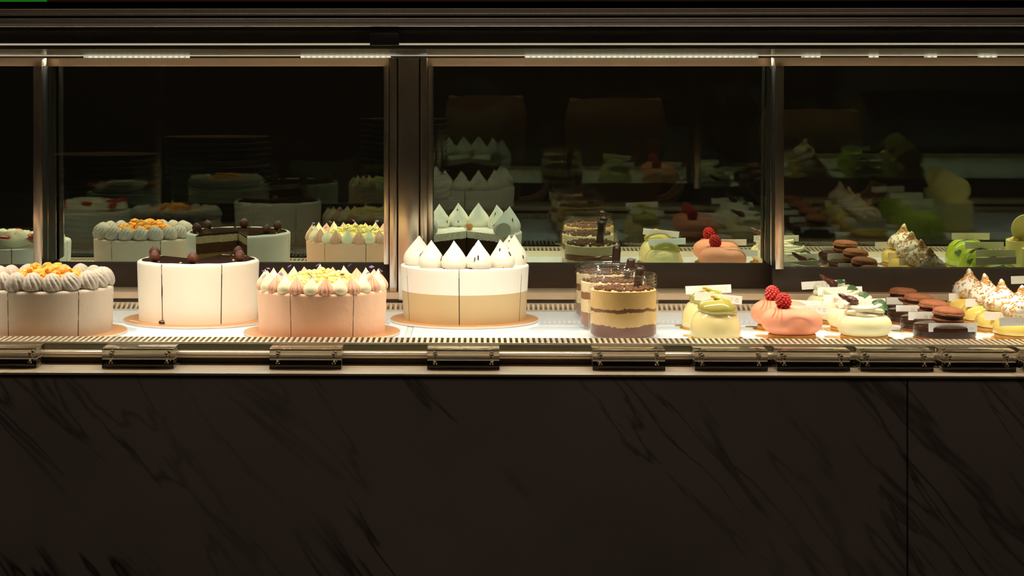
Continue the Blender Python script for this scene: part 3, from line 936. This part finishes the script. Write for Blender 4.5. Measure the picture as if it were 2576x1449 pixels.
# ------------------------------------------------------------------ dessert jars with spoons
def jar(px, zc, fill, label, first=[None]):
    X, Y = P(px, zc)
    r = 0.0427
    t = thing('dessert_jar', label, 'jar', (X, Y, SHELF + 0.0002), 0, 'glass dessert jars')
    o = [(0.0001, 0), (r - 0.004, 0), (r - 0.001, 0.0012), (r, 0.004), (r, 0.058), (r - 0.0006, 0.0612), (r - 0.0024, 0.0632), (r - 0.0024, 0.0660)]
    for k in range(3):
        z = 0.0665 + k * 0.0036
        o += [(r - 0.0026, z), (r - 0.0012, z + 0.0010), (r - 0.0012, z + 0.0018), (r - 0.0026, z + 0.0028)]
    o += [(r - 0.0030, 0.0785), (r - 0.0038, 0.0792), (r - 0.0046, 0.0785), (r - 0.0046, 0.064), (r - 0.0024, 0.058), (r - 0.0022, 0.006), (r - 0.005, 0.003), (0.0001, 0.003)]
    MB().lathe(o, 72).build('jar_glass', M['jar_glass'], t, sharp=60)
    ri = r - 0.0026
    MB().lathe([(0.0001, 0), (ri - 0.003, 0), (ri, 0.003), (ri, 0.0595 - 0.0035), (ri - 0.001, 0.0600 - 0.0035), (0.0001, 0.0605 - 0.0035)], 64).build('filling', M[fill], t, loc=(0, 0, 0.0035))
    mb = MB()
    for k in range(260):
        a, q = R() * 2 * PI, math.sqrt(R()) * (ri - 0.003)
        mb.ico((math.cos(a) * q, math.sin(a) * q, 0.0603 + R() * 0.0016), 0.0010 + R() * 0.0016, 1, nz=0.4)
    tag(mb.build('cocoa_topping', M['cocoa'], t), kind='stuff')
    return t, X, Y


for px, zc, fill, lab, (sx, sy, sh), slab in [
    (1568, 2.432, 'tiramisu', 'glass jar of mustard cream dessert with cocoa crumb, front of the jars', (0.0215, 0.010, 0.0835), 'dark brown spoon standing in the front jar'),
    (1541, 2.530, 'tiramisu_pale', 'glass jar of pale cream and brown sponge, second of the jars', (0.0245, 0.010, 0.0860), 'dark brown spoon standing in the second jar'),
    (1526, 2.640, 'tiramisu_pale', 'glass jar of cream and sponge layers, rearmost of the jars', (0.0145, 0.012, 0.0935), 'dark brown spoon standing highest, in the rearmost jar')]:
    jt, X, Y = jar(px, zc, fill, lab)
    s = thing('spoon', slab, 'spoon', (X, Y, SHELF), 0, 'spoons in the jars')
    a = Vector((sx * 0.80, sy * 0.5, 0.058)); b_ = Vector((sx, sy, sh))
    pts = [a.lerp(b_, i / 10) for i in range(11)]
    MB().tube(pts + [b_ + (b_ - a).normalized() * 0.0016, b_ + (b_ - a).normalized() * 0.0022], [0.0056] * 10 + [0.0053, 0.0038, 0.0012], 14).build('handle', M['spoon'], s)
    MB().ico((0, 0, 0), 0.011, 2, sc=(0.9, 0.45, 1.1)).build('spoon_bowl', M['spoon'], s, loc=(sx * 0.68, sy * 0.3, 0.0485))


# ------------------------------------------------------------------ name cards
fc = bpy.data.curves.new('tmp_text', 'FONT')
fc.body = 'NESUT'
fc.size = 0.0062
fc.space_character = 1.75
fc.extrude = 0.00008
fc.align_x = 'RIGHT'
fo = bpy.data.objects.new('tmp_text', fc)
COL.objects.link(fo)
bpy.context.view_layer.update()
me_ = fo.evaluated_get(bpy.context.evaluated_depsgraph_get()).to_mesh()
TXT_V = [v.co.copy() for v in me_.vertices]
TXT_F = [list(p.vertices) for p in me_.polygons]
fo.evaluated_get(bpy.context.evaluated_depsgraph_get()).to_mesh_clear()
bpy.data.objects.remove(fo)
bpy.data.curves.remove(fc)
CARD0 = [None]
# shop name stamped on two of the cake boards
for _b, (ox, oy, rz_) in (('cake_board.003', (0.040, -0.0855, 0.27)), ('cake_board.001', (-0.073, -0.0485, -0.97))):
    mb = MB().add([(v.x * 0.8, v.y * 0.8, 0.0032 + v.z) for v in TXT_V], TXT_F)
    mb.build('lettering', M['card'], bpy.data.objects[_b], loc=(ox, oy, 0.00005), rot=(0, 0, rz_))


def name_card(px, py, zc, roll, label, pitch_=0.0):
    X, Y = P(px, zc)
    Zc = Zp(py, zc)
    rot = (math.radians(pitch_), math.radians(-roll), 0)
    if CARD0[0] is None:
        t = MB().box(-0.0290, 0.0290, -0.0003, 0.0003, -0.0052, 0.0052).build('name_card', M['card'], loc=(X, Y, Zc), rot=rot)
        tag(t, label, 'name card', 'slim printed name cards')
        mb = MB()
        mb.add([(v.x + 0.0185, -0.00034 - v.z, v.y - 0.0022) for v in TXT_V], TXT_F)
        ring = [(0.0226 + math.cos(a * PI / 12) * 0.0021, -0.0004, math.sin(a * PI / 12) * 0.0021) for a in range(24)]
        mb.tube(ring, 0.00022, 6, closed=True)
        mb.ico((0.0226, -0.0004, 0), 0.0006, 1)
        mb.build('lettering', M['print'], t)
        CARD0[0] = t
        return t
    c = CARD0[0].copy(); COL.objects.link(c)
    c.location, c.rotation_euler = (X, Y, Zc), rot
    c['label'] = label
    for ch in CARD0[0].children:
        d = ch.copy(); COL.objects.link(d); d.parent = c
    return c


def small_board(X, Y, r, rz, label, first={}):
    key = round(r, 4)
    if key not in first:
        mb = MB().lathe([(0.0001, 0), (r - 0.0002, 0), (r, 0.0003), (r, 0.0009), (r - 0.0002, 0.0012), (0.0001, 0.0012)], 56)
        t = mb.build('pastry_board', M['gold'], loc=(X, Y, SHELF + 0.0002), rot=(0, 0, rz))
        MB().lathe([(0.0001, 0), (0.0085, 0), (0.0085, 0.0009), (0.0001, 0.0009)], 28, c=(-r - 0.0055, 0, 0.0001), sx=1.25 if False else 1.0).build('pull_tab', M['gold'], t)
        tag(t, label, 'pastry board', 'gold card pastry boards')
        first[key] = t
        return
    c = first[key].copy(); COL.objects.link(c)
    c.location, c.rotation_euler = (X, Y, SHELF + 0.0002), (0, 0, rz)
    c['label'] = label
    for ch in first[key].children:
        d = ch.copy(); COL.objects.link(d); d.parent = c


BZ = SHELF + 0.0014


def line_of(builder, spots, labels, cards, clabels, blabels, br, rz=None, brz=0.0, pitch=0.0):
    first = None
    for i, (px, zc) in enumerate(spots):
        X, Y = P(px, zc)
        r_ = (rz[i] if rz else R() * 0.3 - 0.15)
        if first is None: first = builder(labels[i], (X, Y, BZ), r_)
        else: dup(first, labels[i], (X, Y, BZ), r_)
        small_board(X, Y, br, brz, blabels[i])
    for c, l in zip(cards, clabels): name_card(*c, l, pitch)
    return first


# --- yellow domes with olive green glaze
def yellow_dome(label, loc, rz):
    t = thing('glazed_dome', label, 'pastry', loc, rz, 'yellow domes with green glaze')
    r = 0.0307
    MB().lathe([(r * 0.94, 0.0), (r, 0.004), (r * 1.0, 0.010), (r * 0.975, 0.017), (r * 0.90, 0.0245), (r * 0.78, 0.0305), (r * 0.58, 0.0355), (r * 0.3, 0.0385), (0.0001, 0.0392)], 48).build('dome', M['yellow_dome'], t)
    gp = []
    for i in range(13):
        a = -PI / 2 + PI * i / 12
        gp.append((max(0.0001, 0.0236 * math.cos(a) ** 0.7), 0.0098 * math.sin(a)))
    MB().lathe(gp, 44, fn=lambda p: Vector((p.x * 1.02, p.y * 0.95, p.z - 12 * (p.x ** 2 + p.y ** 2) * 0.6 + 0.0012 * math.sin(p.x * 150) - p.x * 0.10))).build('green_glaze', M['olive_glaze'], t, loc=(0.0015, -0.004, 0.0388))
    MB().ico((0, 0, 0), 0.0042, 2, sc=(1.5, 0.7, 0.7), nz=0.2).build('pistachio', M['pistachio'], t, loc=(0.002, -0.010, 0.0475), rot=(0, 0.35, 0.3))
    pts = [(-0.006 + 0.0026 * i, -0.004 - 0.0003 * i, 0.0512 - 0.00075 * i + 0.0006 * math.sin(i)) for i in range(10)]
    MB().tube(pts, 0.0019, 8).build('candied_peel', M['peel'], t)
    return t


line_of(yellow_dome, [(1800, 2.425), (1776, 2.525)],
        ['pale yellow domed pastry with green glaze cap and orange peel, front one', 'pale yellow domed pastry with green glaze cap, behind the front one'],
        [(1807, 750, 2.432, -5.5), (1782, 728, 2.535, 2.5)],
        ['tilted white name card on the front green-glazed yellow dome', 'white name card on the rear green-glazed yellow dome'],
        ['gold card board under the front green-glazed dome', 'gold card board with pull tab under the rear green-glazed dome'], 0.0335, [0.0, 0.25], -0.75, -14)


# --- peach pastries with raspberries
def peach_pastry(label, loc, rz):
    t = thing('peach_pastry', label, 'pastry', loc, rz, 'peach pastries with raspberries')
    MB().lathe([(0.0270, 0), (0.0275, 0.0006), (0.0275, 0.0042), (0.0268, 0.0048), (0.0001, 0.0048)], 48, sx=1.06, sy=0.82).build('biscuit_base', M['biscuit'], t)
    bm = bmesh.new()
    bmesh.ops.create_uvsphere(bm, u_segments=72, v_segments=40, radius=1)
    vs = []
    for v in bm.verts:
        p = v.co.copy()
        # superellipsoid loaf, narrower at the foot, cleft to the front, saddle on top
        sx = math.copysign(abs(p.x) ** 0.80, p.x); sy = math.copysign(abs(p.y) ** 0.85, p.y); sz = math.copysign(abs(p.z) ** 0.78, p.z)
        q = Vector((0.0368 * sx, 0.0290 * sy, 0.0178 * sz))
        foot = max(0, -p.z)
        q.x *= 1 - 0.13 * foot ** 1.5; q.y *= 1 - 0.13 * foot ** 1.5
        dfront = math.exp(-(((q.x - 0.0050) / 0.0090) ** 2 + ((p.z + 0.12) / 0.42) ** 2))
        if p.y < 0: q.y += 0.0085 * dfront
        q.z -= 0.0018 * math.exp(-((q.x - 0.010) / 0.008) ** 2) * max(0, p.z)
        q.z += 0.0015 * math.exp(-((q.x + 0.017) / 0.012) ** 2) * max(0, p.z)
        vs.append(q)
    MB().add(vs, [[v.index for v in f.verts] for f in bm.faces]).build('body', M['peach'], t, loc=(0, 0, 0.0190), sharp=80)
    bm.free()
    for k, (x0, dx) in enumerate(((-0.0215, -0.0115), (-0.0180, -0.0075), (-0.0150, -0.0020))):
        pts = []
        for i in range(15):
            u = i / 14
            a = PI * 0.46 - u * PI * 0.50
            xx = x0 + dx * u * u
            ey = math.sqrt(max(0.05, 1 - (abs(xx) / 0.0372) ** 2.3))
            pts.append((xx, -0.0288 * ey * math.cos(a) ** 0.85 if a > 0 else -0.0286 * ey, 0.0190 + 0.0186 * math.copysign(abs(math.sin(a)) ** 0.8, a) * (0.6 + 0.4 * ey) + 0.0006))
        MB().tube(pts, 0.00075, 6).build('strand', M['strand'], t)
    mb = MB()
    for i in range(70):
        k = (i + 0.5) / 70
        ph = math.acos(1 - 2 * k); th = PI * (1 + 5 ** 0.5) * i
        rr = 0.0082 * (1 - 0.12 * math.cos(ph))
        mb.ico((rr * math.sin(ph) * math.cos(th), rr * math.sin(ph) * math.sin(th), rr * 1.18 * math.cos(ph)), 0.00205, 1)
    mb.ico((0, 0, 0), 0.0080, 2, sc=(1, 1, 1.15))
    mb.build('raspberry', M['raspberry'], t, loc=(-0.0112, -0.006, 0.0455), rot=(0.25, -0.2, 0))
    return t


line_of(peach_pastry, [(1992, 2.425), (1963, 2.515)],
        ['smooth peach coloured pastry topped with a raspberry, front one', 'smooth peach coloured pastry topped with a raspberry, behind the front one'],
        [(2027, 779, 2.434, 0.0), (2008, 765, 2.525, -2.5)],
        ['white name card behind the raspberry of the front peach pastry', 'white name card behind the raspberry of the rear peach pastry'],
        ['gold card board under the front peach pastry', 'gold card board with pull tab under the rear peach pastry'], 0.0345, [0.0, 0.0], -0.6, -14)


# --- vanilla rounds with piped cream, pecan and leaf
def vanilla_round(label, loc, rz):
    t = thing('vanilla_round', label, 'pastry', loc, rz, 'vanilla pastries with leaves')
    r = 0.0332
    MB().lathe([(r * 0.84, 0.0), (r * 0.86, 0.0008), (r * 0.86, 0.0035), (0.0001, 0.0036)], 40).build('biscuit_base', M['biscuit'], t)
    pf = [(r * 0.80, 0.0036)]
    for i in range(15):
        a = -PI / 2 * 0.72 + (PI / 2 * 0.72 + PI / 2) * i / 14
        pf.append((r * 0.66 + r * 0.34 * math.cos(a), 0.0155 + 0.0125 * math.sin(a)))
    pf.append((0.0001, 0.0278))
    MB().lathe(pf, 52).build('body', M['vanilla'], t, sharp=70)
    mb = MB()
    for k in range(5):
        pts = []
        for i in range(56):
            a = 2 * PI * i / 56
            rr = 0.0208 - 0.0028 * (k % 2) + 0.0018 * math.sin(a * 3 + k * 1.7)
            pts.append((math.cos(a) * rr, math.sin(a) * rr, 0.0288 + 0.0024 * k + 0.0016 * math.sin(a * 2 + k * 2.1)))
        mb.tube(pts, 0.0032 - 0.0001 * k, 10, closed=True)
    mb.lathe([(0.0001, 0.028), (0.018, 0.028), (0.018, 0.036), (0.0001, 0.0375)], 30)
    mb.build('cream_ring', M['piped'], t, sharp=80)
    rot = Euler((0, math.radians(38), 0)).to_matrix()
    mb = MB()
    mb.ico((0, 0, 0.001), 0.0062, 3, sc=(0.42, 0.45, 1.0), nz=0.45, nsc=2.6)
    mb.ico((0.001, 0, -0.0095), 0.0085, 3, sc=(0.5, 0.5, 0.95), nz=0.5, nsc=2.6)
    mb.build('pecan', M['pecan'], t, loc=(-0.0125, -0.006, 0.0520), rot=(0.1, math.radians(-44), 0), sharp=80)
    mb = MB()
    vs, fs = [], []
    n, m = 14, 6
    for i in range(n + 1):
        u = i / n
        w = 0.0075 * math.sin(PI * min(1, u * 0.96 + 0.03)) ** 0.8
        for j in range(m + 1):
            v = j / m * 2 - 1
            vs.append((u * 0.0215, v * w, 0.0035 * math.sin(u * PI) - 0.003 * u * u + 0.0016 * abs(v) + 0.0002 * math.sin(u * 22)))
    for i in range(n):
        for j in range(m):
            fs.append((i * (m + 1) + j, (i + 1) * (m + 1) + j, (i + 1) * (m + 1) + j + 1, i * (m + 1) + j + 1))
    top = len(vs)
    vs2 = [(x, y, z - 0.0007) for x, y, z in vs]
    mb.add(vs, fs); mb.add(vs2, [f[::-1] for f in fs])
    mb.build('leaf', M['leaf'], t, loc=(0.0080, -0.006, 0.0430), rot=(math.radians(35), math.radians(16), math.radians(-8)))
    return t


VR = line_of(vanilla_round, [(2174, 2.425), (2147, 2.505), (2119, 2.580), (2092, 2.652)],
        ['pale vanilla round pastry with piped cream, pecan and leaf, front of its line', 'pale vanilla round pastry with leaf, second from the front', 'pale vanilla round pastry with leaf, third from the front', 'pale vanilla round pastry with upright pecan and leaf, rearmost of its line'],
        [(2168, 763, 2.436, 2.0), (2129, 752, 2.516, 0.0), (2113, 732, 2.596, 2.0), (2071, 716, 2.665, 3.5)],
        ['white name card behind the leaf of the front vanilla pastry', 'white name card on the second vanilla pastry', 'white name card on the third vanilla pastry', 'topmost white name card, on the rearmost vanilla pastry'],
        ['gold card board under the front vanilla pastry', 'gold card board under the second vanilla pastry', 'gold card board under the third vanilla pastry', 'gold card board under the rearmost vanilla pastry'], 0.0345, [0, 0.2, 0.05, -0.15], -0.35, -14)


_row = sorted([o for o in COL.objects if o.name.startswith('vanilla_round')], key=lambda o: o.location.y)
for i, o in enumerate(_row):
    for ch in list(o.children):
        if ch.name.startswith('pecan'):
            if i in (1, 2): bpy.data.objects.remove(ch); continue
            ch.location = (-0.0255, -0.008, 0.0500) if i == 0 else (-0.0085, -0.006, 0.0500)
            ch.rotation_euler = (0.1, math.radians(-60), 0) if i == 0 else (0.1, math.radians(-50), 0)
            ch.scale = (1.15, 1.15, 1.12)
        elif ch.name.startswith('leaf'):
            ch.rotation_euler = (math.radians(42 - 9 * i), math.radians(20 - 8 * i), math.radians(-10 + 14 * i))
            if i: ch.location = (0.0060, -0.002, 0.0425); ch.scale = (0.9, 0.9, 0.9)


# --- chocolate discs with macarons
def choc_disc(label, loc, rz):
    t = thing('chocolate_tart', label, 'pastry', loc, rz, 'chocolate discs with macarons')
    r = 0.0375
    MB().lathe([(r * 0.965, 0), (r * 0.97, 0.0005), (r * 0.97, 0.003), (0.0001, 0.0031)], 56).build('biscuit_base', M['macaron'], t)
    MB().lathe([(r * 0.97, 0.003), (r, 0.0038), (r, 0.0142), (r * 0.985, 0.0158), (r * 0.955, 0.0166), (0.0001, 0.0168)], 64).build('glazed_disc', M['choc_glaze'], t, sharp=60)
    mc = bpy.data.objects.new('macaron', None)
    COL.objects.link(mc); mc.parent = t
    mc.location, mc.rotation_euler = (0.004, 0.0, 0.0169), (math.radians(3), math.radians(3), 0)
    q = 0.0193

    def fr(p): return p * (1 + 0.025 * noise.noise(Vector((p.x * 500, p.y * 500, p.z * 300))))
    shell = [(q * 0.93, 0), (q * 1.01, 0.0006), (q * 1.02, 0.0028), (q * 0.96, 0.0036), (q * 0.97, 0.0048), (q * 0.92, 0.0066), (q * 0.76, 0.0086), (q * 0.45, 0.0098), (0.0001, 0.0102)]
    MB().lathe([(a, b * 0.95) for a, b in shell], 60, fn=fr).build('shell', M['macaron'], mc, loc=(0, 0, 0.0110), sharp=60)
    MB().lathe([(a, -b * 0.72) for a, b in shell][::-1], 60, fn=fr).build('shell', M['macaron'], mc, loc=(0, 0, 0.0074), sharp=60)
    MB().lathe([(0.0001, 0.0070), (q * 0.86, 0.0070), (q * 0.93, 0.0090), (q * 0.86, 0.0114), (0.0001, 0.0114)], 40).build('filling', M['ganache'], mc)
    return t


line_of(choc_disc, [(2376, 2.425), (2341, 2.503), (2306, 2.579), (2272, 2.654)],
        ['glossy dark chocolate disc with a brown macaron on top, front of its line', 'glossy dark chocolate disc with a macaron, second from the front', 'glossy dark chocolate disc with a macaron, third from the front', 'glossy dark chocolate disc with a macaron, rearmost of its line'],
        [(2397, 824, 2.394, 0.0), (2344, 795, 2.478, 0.0), (2311, 778, 2.560, 0.0), (2285, 758, 2.642, 0.0)],
        ['shaded name card below the front macaron', 'name card below the second macaron', 'name card below the third macaron', 'name card below the rearmost macaron'],
        ['gold card board under the front chocolate disc', 'gold card board under the second chocolate disc', 'gold card board under the third chocolate disc', 'gold card board under the rearmost chocolate disc'], 0.0377, [0, 0.4, 0.9, 1.4], 0.2)


# --- lemon pastries with toasted meringue
def lemon_pastry(label, loc, rz):
    t = thing('lemon_meringue', label, 'pastry', loc, rz, 'lemon pastries with toasted meringue')
    r = 0.0325
    MB().lathe([(r * 0.93, 0), (r * 0.95, 0.0006), (r * 0.95, 0.0044), (0.0001, 0.0048)], 48).build('biscuit_base', M['biscuit'], t)
    MB().lathe([(r * 0.90, 0.0046), (r * 0.99, 0.0064), (r, 0.0105), (r * 0.97, 0.0155), (r * 0.88, 0.0205), (r * 0.70, 0.0240), (r * 0.4, 0.0255), (0.0001, 0.0258)], 48, fn=lambda p: p * (1 + 0.035 * noise.noise(p * 60))).build('body', M['lemon'], t, sharp=70)
    mp = [(0.0140, 0), (0.0195, 0.0022), (0.0220, 0.0065), (0.0222, 0.0110), (0.0205, 0.0160), (0.0168, 0.0205), (0.0118, 0.0245), (0.0072, 0.0280), (0.0042, 0.0320), (0.0028, 0.0360), (0.0022, 0.0385), (0.0004, 0.0402)]
    mfn = lambda p: p * (1 + 0.06 * noise.noise(p * 70)) + Vector((0.002 * (p.z / 0.04) ** 2, 0, 0))
    MB().lathe(mp, 40, fn=mfn).build('meringue', M['meringue'], t, loc=(0, 0, 0.0240), sharp=80)
    mb = MB()
    for k in range(210):
        i = min(len(mp) - 4, int(1 + R() ** 1.1 * 8.0))
        f = R()
        rr = mp[i][0] + (mp[i + 1][0] - mp[i][0]) * f; zz = mp[i][1] + (mp[i + 1][1] - mp[i][1]) * f
        a = R() * 2 * PI
        c = mfn(Vector((math.cos(a) * rr, math.sin(a) * rr, zz))) + Vector((math.cos(a), math.sin(a), 0.4)) * 0.0003
        l = 0.0010 + 0.0018 * R()
        b2 = MB().box(-l, l, -0.0008, 0.0008, -0.00025, 0.00025)
        slope = math.atan2(mp[i + 1][1] - mp[i][1], -(mp[i + 1][0] - mp[i][0]) + 1e-6)
        mt = Matrix.Translation(c) @ Matrix.Rotation(a, 4, 'Z') @ Matrix.Rotation(slope + (R() - 0.5) * 0.7, 4, 'Y') @ Matrix.Rotation(R() * 6, 4, 'Z')
        b2.xf(mt)
        mb.add(b2.v, b2.f)
    tag(mb.build('toasted_flakes', M['toast'], t, loc=(0, 0, 0.0240)), kind='stuff')
    return t


line_of(lemon_pastry, [(2567, 2.425), (2519, 2.500), (2480, 2.575), (2440, 2.648)],
        ['lemon yellow pastry with toasted meringue peak, front one at the right edge', 'lemon yellow pastry with toasted meringue peak, second from the front', 'lemon yellow pastry with toasted meringue peak, third from the front', 'lemon yellow pastry with toasted meringue peak, rearmost'],
        [(2575, 808, 2.388, 2.0), (2535, 795, 2.472, 0.0), (2486, 762, 2.560, 0.0), (2442, 748, 2.640, 0.0)],
        ['grey shaded name card on the front lemon pastry', 'name card on the second lemon pastry', 'name card on the third lemon pastry', 'name card on the rearmost lemon pastry'],
        ['gold card board under the front lemon pastry', 'gold card board under the second lemon pastry', 'gold card board under the third lemon pastry', 'gold card board under the rearmost lemon pastry'], 0.0345, [0, 1.2, 2.3, 3.9], 0.2)


# --- lime green domes, mostly seen in the glass doors
def lime_dome(label, loc, rz):
    t = thing('lime_dome', label, 'pastry', loc, rz, 'lime green domes')
    r = 0.0325
    MB().lathe([(r * 0.93, 0.0), (r, 0.005), (r * 0.99, 0.014), (r * 0.93, 0.024), (r * 0.80, 0.032), (r * 0.58, 0.0385), (r * 0.3, 0.042), (0.0001, 0.0430)], 48).build('dome', M['lime'], t)
    lf = None
    for k, (a, el) in enumerate(((80, 35), (120, 20), (50, 15), (95, 60))):
        a, el = math.radians(a), math.radians(el)
        p = Vector((math.cos(a) * math.cos(el) * r * 1.0, math.sin(a) * math.cos(el) * r, 0.012 + math.sin(el) * 0.031))
        mb = MB()
        for q in range(3):
            mb.ico((math.cos(q * 2.1) * 0.003, math.sin(q * 2.1) * 0.003, 0), 0.0038, 1, sc=(1, 1, 0.22))
        ro = Vector((math.cos(a) * math.cos(el), math.sin(a) * math.cos(el), math.sin(el))).to_track_quat('Z', 'Y').to_euler()
        if lf is None: lf = mb.build('herb_leaf', M['leaf'], t, loc=p, rot=ro)
        else: inst(lf, t, p, ro)
    return t


line_of(lime_dome, [(2770, 2.425), (2720, 2.505), (2672, 2.580), (2626, 2.650)],
        ['lime green glazed dome, farthest back and leftmost of its mirrored line', 'lime green glazed dome with herb leaves, second of its mirrored line', 'lime green glazed dome with herb leaves, third of its mirrored line', 'lime green glazed dome at the right edge, showing beside the meringues'],
        [(2770, 751, 2.436, 0.0), (2722, 736, 2.516, 0.0), (2672, 719, 2.592, 0.0), (2598, 703, 2.665, 2.0)],
        ['name card on the farthest lime dome in the mirror image', 'name card on the second lime dome in the mirror image', 'name card on the third lime dome in the mirror image', 'white name card at the right edge, on the nearest lime dome'],
        ['gold card board under the farthest mirrored lime dome', 'gold card board under the second mirrored lime dome', 'gold card board under the third mirrored lime dome', 'gold card board under the lime dome at the right edge'], 0.0345)


# --- pale yellow wrapped cylinders with a disc on top, seen in the glass doors
def wrapped_cylinder(label, loc, rz):
    t = thing('wrapped_mousse', label, 'pastry', loc, rz, 'yellow wrapped mousse cylinders')
    MB().lathe([(0.0255, 0), (0.0258, 0.0005), (0.0258, 0.0500), (0.0250, 0.0505), (0.0245, 0.0490), (0.0001, 0.0485)], 48).build('wrap', M['wrap'], t)
    mb = lump_heap(MB(), 25, 0.020, 0.005, 0.003, 0.005)
    tag(mb.build('crumb_topping', M['yellow_crumb'], t, loc=(0, 0, 0.0485)), kind='stuff')
    MB().lathe([(0.0001, -0.0009), (0.0212, -0.0009), (0.0215, 0), (0.0212, 0.0009), (0.0001, 0.0009)], 48).build('disc', M['yellow_coin'], t, loc=(0, 0.006, 0.0700), rot=(math.radians(78), 0, 0))
    return t


line_of(wrapped_cylinder, [(2868, 2.490), (2820, 2.570), (2773, 2.645)],
        ['yellow wrapped mousse cylinder with upright disc, leftmost of the three mirrored', 'yellow wrapped mousse cylinder with upright disc, middle of the three mirrored', 'yellow wrapped mousse cylinder with upright disc, rightmost of the three mirrored'],
        [], [],
        ['gold card board under the leftmost mirrored mousse cylinder', 'gold card board under the middle mirrored mousse cylinder', 'gold card board under the rightmost mirrored mousse cylinder'], 0.0300)

# ------------------------------------------------------------------ service side, faint behind the doors
BC = C - 0.275
tag(MB().box(-1.4, 1.5, 3.10, 3.75, BC - 0.04, BC, b=0.002).box(-1.38, 1.48, 3.14, 3.72, 0.0, BC - 0.04).build('service_counter', M['counter']), 'dark service counter behind the glass doors', 'counter')
PLATE0 = [None]


def plate_stack(px, zc, r, n, label, group):
    X, Y = P(px, zc)
    for i in range(n):
        z = BC + 0.0003 + i * 0.0098
        dx, dy = (R() - 0.5) * 0.003, (R() - 0.5) * 0.003
        lab = label if 0 < i < n - 1 else (label.replace('a stack', 'the top of a stack') if i else label)
        if PLATE0[0] is None:
            o = MB().lathe([(0.0001, 0), (0.045, 0), (0.050, 0.002), (0.075, 0.0045), (0.0885, 0.0098), (0.090, 0.0118), (0.0895, 0.0125), (0.087, 0.0120), (0.073, 0.0070), (0.049, 0.0045), (0.0001, 0.004)], 48).build('plate', M['plate'], loc=(X + dx, Y + dy, z))
            PLATE0[0] = o
        else:
            o = PLATE0[0].copy(); COL.objects.link(o); o.location = (X + dx, Y + dy, z)
        s_ = r / 0.09
        o.scale = (s_, s_, 1)
        tag(o, label if i < n - 1 else label.replace('plate in', 'topmost plate of'), 'plate', group)


plate_stack(549, 3.36, 0.0890, 19, 'stoneware plate in the tall stack behind the left glass door', 'plates in the tall stack')
plate_stack(262, 3.36, 0.0930, 16, 'stoneware plate in the lower stack at the far left behind glass', 'plates in the lower stack')
plate_stack(1018, 3.40, 0.0770, 22, 'stoneware plate in the stack behind the steel post', 'plates in the stack behind the post')


def paper_bag(px, zc, w, d, h, label):
    X, Y = P(px, zc)
    t = thing('paper_bag', label, 'paper bag', (X, Y, RZ + 0.0108), 0.0, 'brown paper bags')
    mb = MB()
    n = 8
    vs, fs = [], []
    for k in range(n + 1):
        u = k / n
        s_ = (0.80 + 0.24 * u ** 0.7) if u < 0.8 else 1.0 - (u - 0.8) * 0.5
        q = 1 if u < 0.7 else 1 - (u - 0.7) * 1.5
        for a in range(24):
            an = 2 * PI * a / 24
            cx_ = math.copysign(abs(math.cos(an)) ** 0.45, math.cos(an)); sy_ = math.copysign(abs(math.sin(an)) ** 0.45, math.sin(an))
            vs.append((w / 2 * s_ * cx_, d / 2 * s_ * q * sy_, h * u + 0.003 * math.sin(an * 3) * u))
    for k in range(n):
        for a in range(24):
            fs.append((k * 24 + a, k * 24 + (a + 1) % 24, (k + 1) * 24 + (a + 1) % 24, (k + 1) * 24 + a))
    fs.append(tuple(range(24))[::-1]); fs.append(tuple(n * 24 + a for a in range(24)))
    mb.add(vs, fs).build('bag_body', M['kraft'], t)
    return t


def tray(px, zc, w, label):
    X, Y = P(px, zc)
    vs, fs = [], []
    n = 20
    for i in range(n + 1):
        u = i / n * 2 - 1
        z = 0.0005 + 0.030 * abs(u) ** 8
        for yy, dz in ((-0.07, 0), (0.07, 0), (0.07, 0.010), (-0.07, 0.010)):
            vs.append((u * w / 2, yy, z + dz))
    for i in range(n):
        for j in range(4):
            fs.append((i * 4 + j, i * 4 + (j + 1) % 4, (i + 1) * 4 + (j + 1) % 4, (i + 1) * 4 + j))
    fs.append((3, 2, 1, 0)); fs.append(tuple(n * 4 + j for j in range(4)))
    return tag(MB().add(vs, fs).build('wooden_tray', M['wood'], loc=(X, Y, RZ + 0.0002)), label, 'tray', 'curved wooden trays')


RZ = C - 0.2160
ra, rb_ = P(1130, 3.58)[0], P(2320, 3.58)[0]
tag(MB().box(ra, rb_, 3.49, 3.70, RZ - 0.012, RZ, b=0.001).box(ra, ra + 0.012, 3.49, 3.70, BC, RZ - 0.012).box(rb_ - 0.012, rb_, 3.49, 3.70, BC, RZ - 0.012).build('raised_shelf', M['counter']), 'low dark raised shelf carrying the trays on the service counter', 'shelf')
for z_, (px, w, bw, bh, l1, l2) in enumerate([(1222, 0.225, 0.15, 0.185, 'brown paper bag behind the white meringue cake, right of the post', 'curved wooden tray right of the steel post'),
                                             (1548, 0.235, 0.185, 0.18, 'wide brown paper bag behind the dessert jars', 'curved wooden tray behind the dessert jars'),
                                             (2040, 0.245, 0.185, 0.16, 'brown paper bag behind the right door frame', 'curved wooden tray behind the right door frame')]):
    tray(px, 3.60, w, l2)
    paper_bag(px, 3.60, bw, 0.11, bh, l1)

# lit green sign on the wall above the case
sx0, sx1 = XY(-90, 4.28), XY(114, 4.28)
sg = tag(MB().box(sx0, sx1, 4.275, 4.2995, Zp(2.5, 4.28), Zp(2.5, 4.28) + 0.10, b=0.002).build('wall_sign', M['sign']), 'green lit sign on the wall, just showing over the case top left', 'sign')
